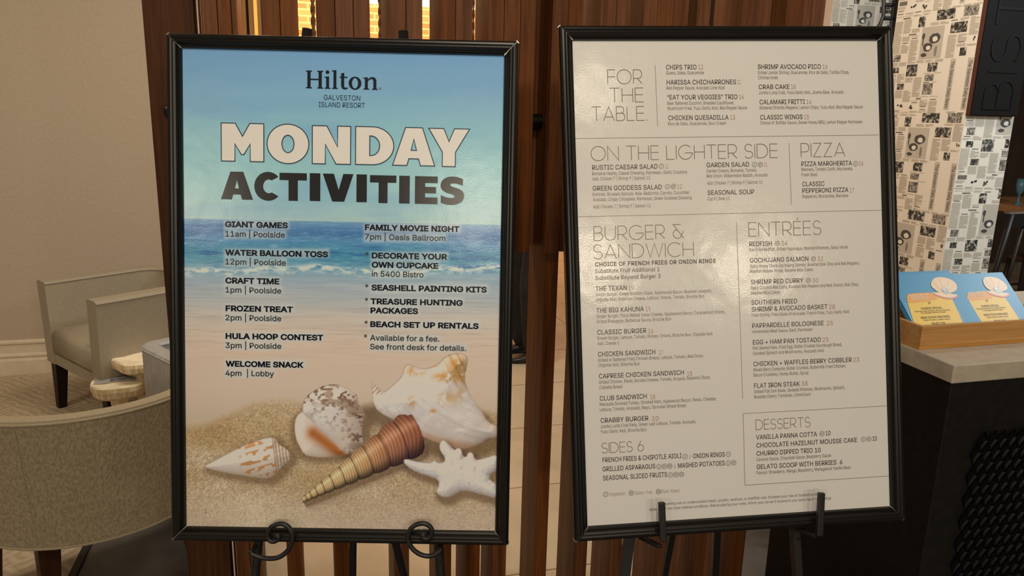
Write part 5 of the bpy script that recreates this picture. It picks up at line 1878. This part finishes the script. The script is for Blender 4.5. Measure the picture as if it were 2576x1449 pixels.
def newsprint(mb, width, z0, z1, a_off, b_off, put, seed, full=0.57, period=0.52, text_ok=True):
    """printed columns, headlines and pictures over one pillar face; put(a, z, lift) -> point"""
    rng = random.Random(seed)

    def rect(a0, a1, zz0, zz1, m, lift):
        a0, a1 = max(a0, 0.002), min(a1, width - .002)
        zz0, zz1 = max(zz0, z0), min(zz1, z1)
        if a1 - a0 < .002 or zz1 - zz0 < .0008:
            return
        mb.add([put(a0, zz0, lift), put(a1, zz0, lift), put(a1, zz1, lift), put(a0, zz1, lift)], [(0, 1, 2, 3)], m)

    def blob(ca, cz, ra, rz, m, lift, n=11):
        if ca - ra < .002 or ca + ra > width - .002 or cz - rz < z0 or cz + rz > z1:
            return
        k = [rng.uniform(.88, 1.08) for _ in range(n)]
        mb.add([put(ca + ra * k[i] * math.cos(2 * math.pi * i / n), cz + rz * k[i] * math.sin(2 * math.pi * i / n), lift) for i in range(n)], [tuple(range(n))], m)
    nrep = int((z1 - z0) / period) + 2
    for rep in range(nrep):
        zt = z1 + (b_off * period) - rep * period
        for w_ in (-1, 0):
            boxes = []
            base_a = -a_off + (w_ + 1) * full
            for a0, a1, b0, b1, k in PH:
                A0, A1 = base_a + a0 * full, base_a + a1 * full
                Z1, Z0 = zt - b0 * period, zt - b1 * period
                boxes.append((A0, A1, Z0, Z1))
                if A1 < 0 or A0 > width:
                    continue
                if k == 'd':
                    rect(A0, A1, Z0, Z1, P_PHD, .0012)
                elif k == 'm':
                    rect(A0, A1, Z0, Z1, P_PHM, .0012)
                elif k == 'c':
                    for q in range(4):
                        blob(A0 + (A1 - A0) * rng.uniform(.2, .8), Z0 + (Z1 - Z0) * rng.uniform(.2, .8), (A1 - A0) * .14, (Z1 - Z0) * .18, P_DARK, .0012)
                elif k == 'h':
                    rect(A0, A1, Z0, Z1, P_HEAD, .0012)
                elif k == 'p':                                # a page of portraits
                    rect(A0, A1, Z0, Z1, P_PALE, .0010)
                    wA, hZ = A1 - A0, Z1 - Z0
                    for (fa, fz, fr) in [(.62, .62, .26), (.36, .36, .22)]:
                        blob(A0 + wA * fa, Z0 + hZ * fz, wA * fr, hZ * fr * .62, P_DARK, .0014, 16)
                        blob(A0 + wA * (fa + .03), Z0 + hZ * (fz - .02), wA * fr * .48, hZ * fr * .34, PAPERN, .0018, 16)
                    blob(A0 + wA * .10, Z0 + hZ * .72, wA * .07, hZ * .10, P_DARK, .0014)
                    rect(A0 + wA * .08, A0 + wA * .13, Z0 + hZ * .42, Z0 + hZ * .66, P_DARK, .0014)
                    blob(A0 + wA * .74, Z0 + hZ * .22, wA * .06, hZ * .18, P_MID, .0014)
                    blob(A0 + wA * .22, Z0 + hZ * .12, wA * .14, hZ * .06, P_DARK, .0014)
                elif k == 'M':
                    rect(A0, A1, Z0, Z1, P_PALE, .0010)
                    v, f = text_shape('The Galveston Daily News', 0.012)
                    mn, mx = v[:, 0].min(), v[:, 0].max()
                    L_ = (Z1 - Z0) * .92
                    if A1 < width and Z0 > z0 and Z1 < z1:
                        mb.add([put(A0 + (A1 - A0) * .25 + p[1] * .020 / cap_height(), Z1 - .012 - (p[0] - mn) / (mx - mn) * L_, .0016) for p in v], f, P_HEAD)
            # text columns
            ncol = 9
            for cidx in range(ncol):
                a0 = base_a + (cidx + .06) / ncol * full
                a1 = base_a + (cidx + .92) / ncol * full
                if a1 < 0 or a0 > width:
                    continue
                zc = zt - .006
                for bz in range(5):
                    if rng.random() < .75:
                        zb0 = zt - period * (bz + 1) / 5 + .006
                        if not any(b0 < a1 and b1_ > a0 and zz0 < zb0 + period / 5 - .012 and zz1 > zb0 for b0, b1_, zz0, zz1 in boxes):
                            rect(a0, a1, zb0, zb0 + period / 5 - .012, P_BLOCK, .0006)
                skip = 0
                while zc > zt - period + .004:
                    if rng.random() < .045:
                        skip = rng.randint(2, 4)
                    lh = .0027
                    hit = any(b0 - .004 < a1 and b1_ + .004 > a0 and zz0 - .004 < zc and zz1 + .004 > zc - lh for b0, b1_, zz0, zz1 in boxes)
                    if not hit and not skip:
                        rect(a0, a1 - (rng.random() < .2) * rng.uniform(0, .03), zc - lh, zc, P_LINE, .0010)
                    elif not hit and skip == 2:
                        rect(a0 + .006, a1 - .008, zc - .004, zc, P_HEAD, .0010)
                    skip = max(0, skip - 1)
                    zc -= .0052


def pillar(name, s0, s1, t0, t1, zlo, zhi, label, left=True, seed=1):
    root = bpy.data.objects.new(name, None)
    COL.objects.link(root)
    root.location = Vector(bld(s0, t0, 0))
    root.rotation_euler = (0, 0, TH)
    root['kind'] = 'structure'
    root['label'] = label
    root['category'] = 'pillar'
    w, d = s1 - s0, t1 - t0
    mb = MB()
    mb.box((0, 0, 0), (w, d, 3.38), PAPERN)
    mb.build('pillar_body', root)
    mb = MB()
    newsprint(mb, w, zlo, zhi, 0.0, .35, lambda a, z, l: (a, -l, z), seed)
    mb.build('newsprint_front', root)['label'] = 'newspaper pages pasted on the front face'
    if left:
        mb = MB()
        newsprint(mb, d, zlo, zhi, 0.0, .08, lambda a, z, l: (-l, d - a, z), seed + 1)
        mb.build('newsprint_flank', root)['label'] = 'newspaper pages with portraits pasted on the side face'
    return root


pillar('column_1', 3.212, 3.520, 3.156, 3.726, 0.5, 2.62, 'square pillar pasted with newspaper pages beyond the menu board', True, 4)
Yp = 5.6
sA, tA = (lambda P: (P @ AX, P @ NX))(np.array([(2073 - CXP) / 2010 * Yp, Yp, 0]))
sB = s_of((2226 - CXP) / 2010, tA)
pillar('column_2', sA, sB, tA, tA + .4, 1.9, 3.3, 'more distant newspaper-covered pillar above the menu board\u2019s corner', False, 9)
# black metal shelf frame beside it
Yf = 5.0
frp = lambda x, y, Y=Yf: at_depth(x, y, Y)
shelf = thing('metal_rack', 'thin black metal rack at the right edge of the distant newspaper pillar', 'rack', loc=(frp(2240, 40)[0], frp(2240, 40)[1], 0))
b0 = np.array([frp(2240, 40)[0], frp(2240, 40)[1], 0])
add_part(shelf, b0, 'rail', lambda mb: mb.tube([frp(2228, -160), frp(2222, 40), frp(2214, 62), frp(2198, 80), frp(2150, 110)], .012, BLACKM, 8), smooth=True)
add_part(shelf, b0, 'upright', lambda mb: mb.tube([np.array([frp(2247, 20)[0], frp(2247, 20)[1], 0]), np.array([frp(2247, 20)[0], frp(2247, 20)[1], 3.3])], .010, BLACKM, 8), smooth=True)
for y in (12, 46):
    add_part(shelf, b0, 'rung', lambda mb: mb.tube([frp(2224, y), frp(2250, y + 1)], .012, BLACKM, 8), smooth=True)

# BISTRO sign on the pillar
TS = 3.156 - 0.030


def on_t(x, y, t):
    r = ray(x, y)
    lam = t / (r @ NX)
    P = CAMP + r * lam
    return P @ AX, P[2]


sl_, zl_ = on_t(2441, 290, TS)
sr_, zr_ = on_t(2560, 292, TS)
sign = thing('bistro_sign', 'black upright BISTRO sign fixed to the newspaper pillar', 'sign', loc=bld(sl_, TS, zl_), rotz=TH)
SIGNB = mat('sign_black', srgb=(11, 8, 7), rough=0.75, spec=0.2)
SIGNR = mat('sign_edge_maroon', srgb=(66, 30, 22), rough=0.5)
SIGNL = mat('sign_letter_black', srgb=(9, 7, 6), rough=0.6, spec=0.2)
mb = MB()
mb.box((0, 0.006, 0), (sr_ - sl_, .030, 1.1), SIGNR)
mb.build('sign_box', sign)
mb = MB()
mb.box((0.004, 0, 0.004), (sr_ - sl_ - .004, .006, 1.096), SIGNB)
mb.build('sign_face', sign)
v, f = thin_shape('BISTRO', 0.055, gap=0.21)
cap = (sr_ - sl_) * .59
x_r = (sr_ - sl_) * .81
vs = [(x_r - p[1] * cap, -.004, .036 + p[0] * cap * 1.2) for p in v]
n0 = len(vs)
from collections import Counter
cnt = Counter()
for q in f:
    for i in range(len(q)):
        cnt[(q[i], q[(i + 1) % len(q)])] += 1
bd_ = [(a, b) for (a, b) in cnt if (b, a) not in cnt]
mb = MB()
mb.add(vs + [(p[0], 0.001, p[2]) for p in vs], [tuple(q) for q in f] + [(a, b, b + n0, a + n0) for a, b in bd_], SIGNL)
mb.build('raised_lettering', sign)['label'] = 'raised BISTRO letters reading upward'

# ------------------------------------------------------------------ bistro chairs and table in the dim dining area
CHB = mat('black_chair_frame', srgb=(22, 20, 19), rough=0.45)
SEATL = mat('chair_seat_brown', srgb=(70, 46, 32), rough=0.5)
CAPG = mat('chair_rail_grey', srgb=(120, 112, 104), rough=0.35)


def bistro_chair(label, loc, rotz, h=0.92, group='black chairs in the bistro'):
    r = thing('bistro_chair', label, 'chair', loc=loc, rotz=rotz, group=group)
    mb = MB()
    mb.box((-.21, -.21, .44), (.21, .21, .475), SEATL)
    mb.build('seat', r, bevel=.012)
    for sx in (-1, 1):
        for sy in (-1, 1):
            mb = MB()
            top = (sx * .19, sy * .19, .45) if sy < 0 else (sx * .20, .27, h)
            pts = [(sx * .20, sy * .22, 0), (sx * .19, sy * .19, .45)] + ([top] if sy > 0 else [])
            if sy > 0:
                pts.insert(2, (sx * .195, .215, .66))
            mb.tube(pts, .017, CHB, 8)
            mb.build('leg', r, smooth=True)
    mb = MB()
    pts = [(-.22, .25, h), (-.12, .285, h + .006), (0, .295, h + .008), (.12, .285, h + .006), (.22, .25, h)]
    rings = []
    for p in pts:
        rings.append([(p[0], p[1] - .014, p[2] - .075), (p[0], p[1] + .012, p[2] - .075), (p[0], p[1] + .016, p[2]), (p[0], p[1] - .012, p[2])])
    mb.loft(rings, CHB)
    mb.build('top_rail', r)
    mb = MB()
    mb.loft([[(p[0], p[1] - .016, p[2]), (p[0], p[1] + .019, p[2]), (p[0], p[1] + .019, p[2] + .008), (p[0], p[1] - .016, p[2] + .008)] for p in pts], CAPG)
    mb.build('rail_cap', r)
    for x in (-.09, .09):
        mb = MB()
        mb.tube([(x, .20, .46), (x, .24, .66), (x, .275, h - .05)], .010, CHB, 8)
        mb.build('back_spindle', r, smooth=True)
    for y in (-.2, .2):
        mb = MB()
        mb.tube([(-.19, y, .20), (.19, y, .20)], .010, CHB, 8)
        mb.build('stretcher', r, smooth=True)
    return r


p = at_depth(2585, 548, 4.35)
bistro_chair('black chair with a grey-capped rail at the right edge beside the pillar', (p[0] - .02, p[1] + .32, 0), math.radians(TH * 57.3 + 188), p[2] + .02)
p = at_depth(2262, 556, 3.05)
bistro_chair('black chair corner peeking between the menu board and the pillar', (p[0] - .17, p[1] - .26, 0), math.radians(15), p[2] - .01)
p = at_depth(2640, 600, 5.6)
bistro_chair('black chair farther back in the dim dining area', (p[0] + .55, p[1] + .75, 0), math.radians(200), .92)
WOODT = wood_mat('oak_table_top', (120, 78, 44), (164, 114, 68), 0.35, 0.02, axis=0)
pt = at_depth(2600, 520, 5.4)
tb_ = thing('dining_table', 'wood-topped table in the dim dining area behind the pillar', 'table', loc=(pt[0] + .25, pt[1] + .3, 0), rotz=TH)
zt_ = max(pt[2], .72)
mb = MB()
mb.box((-.45, -.4, zt_ - .05), (.45, .4, zt_), WOODT)
mb.build('table_top', tb_, bevel=.004)
mb = MB()
mb.tube([(0, 0, .02), (0, 0, zt_ - .05)], .045, CHB, 12)
mb.build('pedestal', tb_, smooth=True)
mb = MB()
mb.tube([(0, 0, 0), (0, 0, .025)], .25, CHB, 24)
mb.build('table_base', tb_)
TEAL = mat('teal_glass', srgb=(70, 104, 112), rough=0.15)
for i, (x, y) in enumerate([(2566, 452), (2560, 486)]):
    g = at_depth(x, 508, 5.4)
    gl = MB()
    rr = .035 if i else .03
    gl.loft([[(rr * k * math.cos(q), rr * k * math.sin(q), z) for q in np.linspace(0, 2 * math.pi, 14, endpoint=False)] for k, z in [(.8, 0), (.8, .006), (.2, .01), (.2, .07), (.7, .09), (1, .13), (.9, .18)]], TEAL)
    o = gl.build('wine_glass', smooth=True, loc=(g[0] + .05 + i * .10, pt[1] + .1 + i * .12, zt_))
    tag(o, ['teal stemmed glass on the dim dining table', 'second teal stemmed glass set farther back on the dim dining table'][i], 'glass', 'glasses on the dining table')

# ------------------------------------------------------------------ person walking beyond the screen
SKIN = mat('skin', srgb=(190, 140, 112), rough=0.5)
CLOTH = noise_mat('black_uniform_cloth', (16, 16, 18), (34, 34, 36), (1, 1, 1), 0.85, 0.4, 12.0, dist=.01)
SHOE = mat('black_shoe', srgb=(14, 13, 13), rough=0.4)
HAIRM = mat('dark_hair', srgb=(30, 22, 18), rough=0.6)
person = thing('person', 'person in black trousers and shoes walking beyond the slat screen', 'person', loc=(0.165, 4.74, 0), rotz=math.radians(185))


def skin_mesh(name, verts, edges, radii, material, root_i=0, sub=2):
    me = bpy.data.meshes.new(name)
    me.from_pydata(verts, edges, [])
    o = bpy.data.objects.new(name, me)
    COL.objects.link(o)
    o.parent = person
    sk = o.modifiers.new('skin', 'SKIN')
    if not me.skin_vertices:
        me.attributes  # layer is created with the modifier
    bm = bmesh.new()
    bm.from_mesh(me)
    lay = bm.verts.layers.skin.verify()
    for i, v in enumerate(bm.verts):
        r = radii[i] if isinstance(radii[i], tuple) else (radii[i], radii[i])
        v[lay].radius = r
        v[lay].use_root = (i == root_i)
    bm.to_mesh(me)
    bm.free()
    me.materials.append(material)
    sk.use_smooth_shade = True
    sd = o.modifiers.new('sub', 'SUBSURF')
    sd.levels = sub
    sd.render_levels = sub
    return o


# local: +X walking direction, Y left
J = [(0, 0, .95), (0, 0, 1.12), (0, 0, 1.32), (0, 0, 1.46), (.01, 0, 1.54), (.03, 0, 1.62), (.035, 0, 1.70),
     (0, .10, .90), (.05, .10, .50), (.0, .10, .09), (.01, .10, .06),
     (0, -.10, .90), (.12, -.10, .50), (.06, -.10, .09), (.07, -.10, .06),
     (0, .19, 1.42), (-.03, .25, 1.16), (.05, .26, .93), (0, -.19, 1.42), (.02, -.25, 1.16), (.12, -.25, .94)]
E_ = [(0, 1), (1, 2), (2, 3), (3, 4), (4, 5), (5, 6), (0, 7), (7, 8), (8, 9), (9, 10), (0, 11), (11, 12), (12, 13), (13, 14), (3, 15), (15, 16), (16, 17), (3, 18), (18, 19), (19, 20)]
R_ = [(.11, .14), (.10, .13), (.11, .15), (.09, .12), .055, (.085, .075), (.07, .065), .085, .055, .034, .016, .085, .055, .034, .016, .055, .040, .028, .055, .040, .028]
for side, k in ((1, 17), (-1, 20)):
    hx_, hy_, hz_ = J[k]
    base_i = len(J)
    J.append((hx_ + .015, hy_, hz_ - .07))
    R_.append((.03, .018))
    E_.append((k, base_i))
    for fi, (dx, L1) in enumerate([(.030, .035), (.011, .042), (-.008, .039), (-.026, .030)]):
        a_i = len(J)
        J.append((hx_ + .015 + dx, hy_ - side * .004, hz_ - .095))
        J.append((hx_ + .02 + dx, hy_ - side * .016, hz_ - .095 - L1))
        R_ += [.009, .008]
        E_ += [(base_i, a_i), (a_i, a_i + 1)]
    t_i = len(J)
    J.append((hx_ + .05, hy_ - side * .012, hz_ - .05))
    J.append((hx_ + .062, hy_ - side * .018, hz_ - .085))
    R_ += [.010, .009]
    E_ += [(k, t_i), (t_i, t_i + 1)]
skin_mesh('body', J, E_, R_, SKIN)
skin_mesh('trousers', [J[0], (0, 0, 1.04), J[7], (.05, .10, .50), (.0, .10, .035), J[11], (.12, -.10, .50), (.06, -.10, .035)], [(0, 1), (0, 2), (2, 3), (3, 4), (0, 5), (5, 6), (6, 7)], [(.125, .16), (.12, .15), .10, .088, .092, .10, .088, .092], CLOTH)
skin_mesh('shirt', [(0, 0, 1.0), (0, 0, 1.14), (0, 0, 1.32), (0, 0, 1.455), J[15], J[16], (.03, .255, 1.0), J[18], J[19], (.09, -.25, 1.0)], [(0, 1), (1, 2), (2, 3), (3, 4), (4, 5), (5, 6), (3, 7), (7, 8), (8, 9)], [(.13, .165), (.115, .15), (.125, .165), (.085, .12), .068, .055, .042, .068, .055, .042], CLOTH)
for x, y in ((.0, .10), (.06, -.10)):
    mb = MB()
    prof = [(-.09, .035, .05), (-.05, .04, .085), (.0, .042, .095), (.06, .045, .065), (.12, .047, .045), (.17, .036, .035), (.19, .015, .025)]
    mb.loft([[(x + px_, y + w_ * math.cos(q), max(0.0, (h_ / 2) + (h_ / 2) * math.sin(q))) for q in np.linspace(0, 2 * math.pi, 14, endpoint=False)] for px_, w_, h_ in prof], SHOE)
    mb.build('shoe', person, smooth=True)
mb = MB()
mb.sphere((.01, 0, 1.70), .098, HAIRM, sc=(.98, .86, .95))
mb.build('hair', person, smooth=True)
mb = MB()
mb.loft([[(.095, -.012, 1.665), (.095, .012, 1.665), (.10, .006, 1.69), (.10, -.006, 1.69)], [(.120, -.010, 1.652), (.120, .010, 1.652), (.118, .004, 1.665), (.118, -.004, 1.665)]], SKIN)
for s_ in (-1, 1):
    mb.sphere((.02, s_ * .078, 1.655), .024, SKIN, sc=(.7, .35, 1.1))
    mb.sphere((.098, s_ * .030, 1.675), .010, mat('eye_white', srgb=(230, 226, 220), rough=.3))
mb.build('face_features', person, smooth=True)
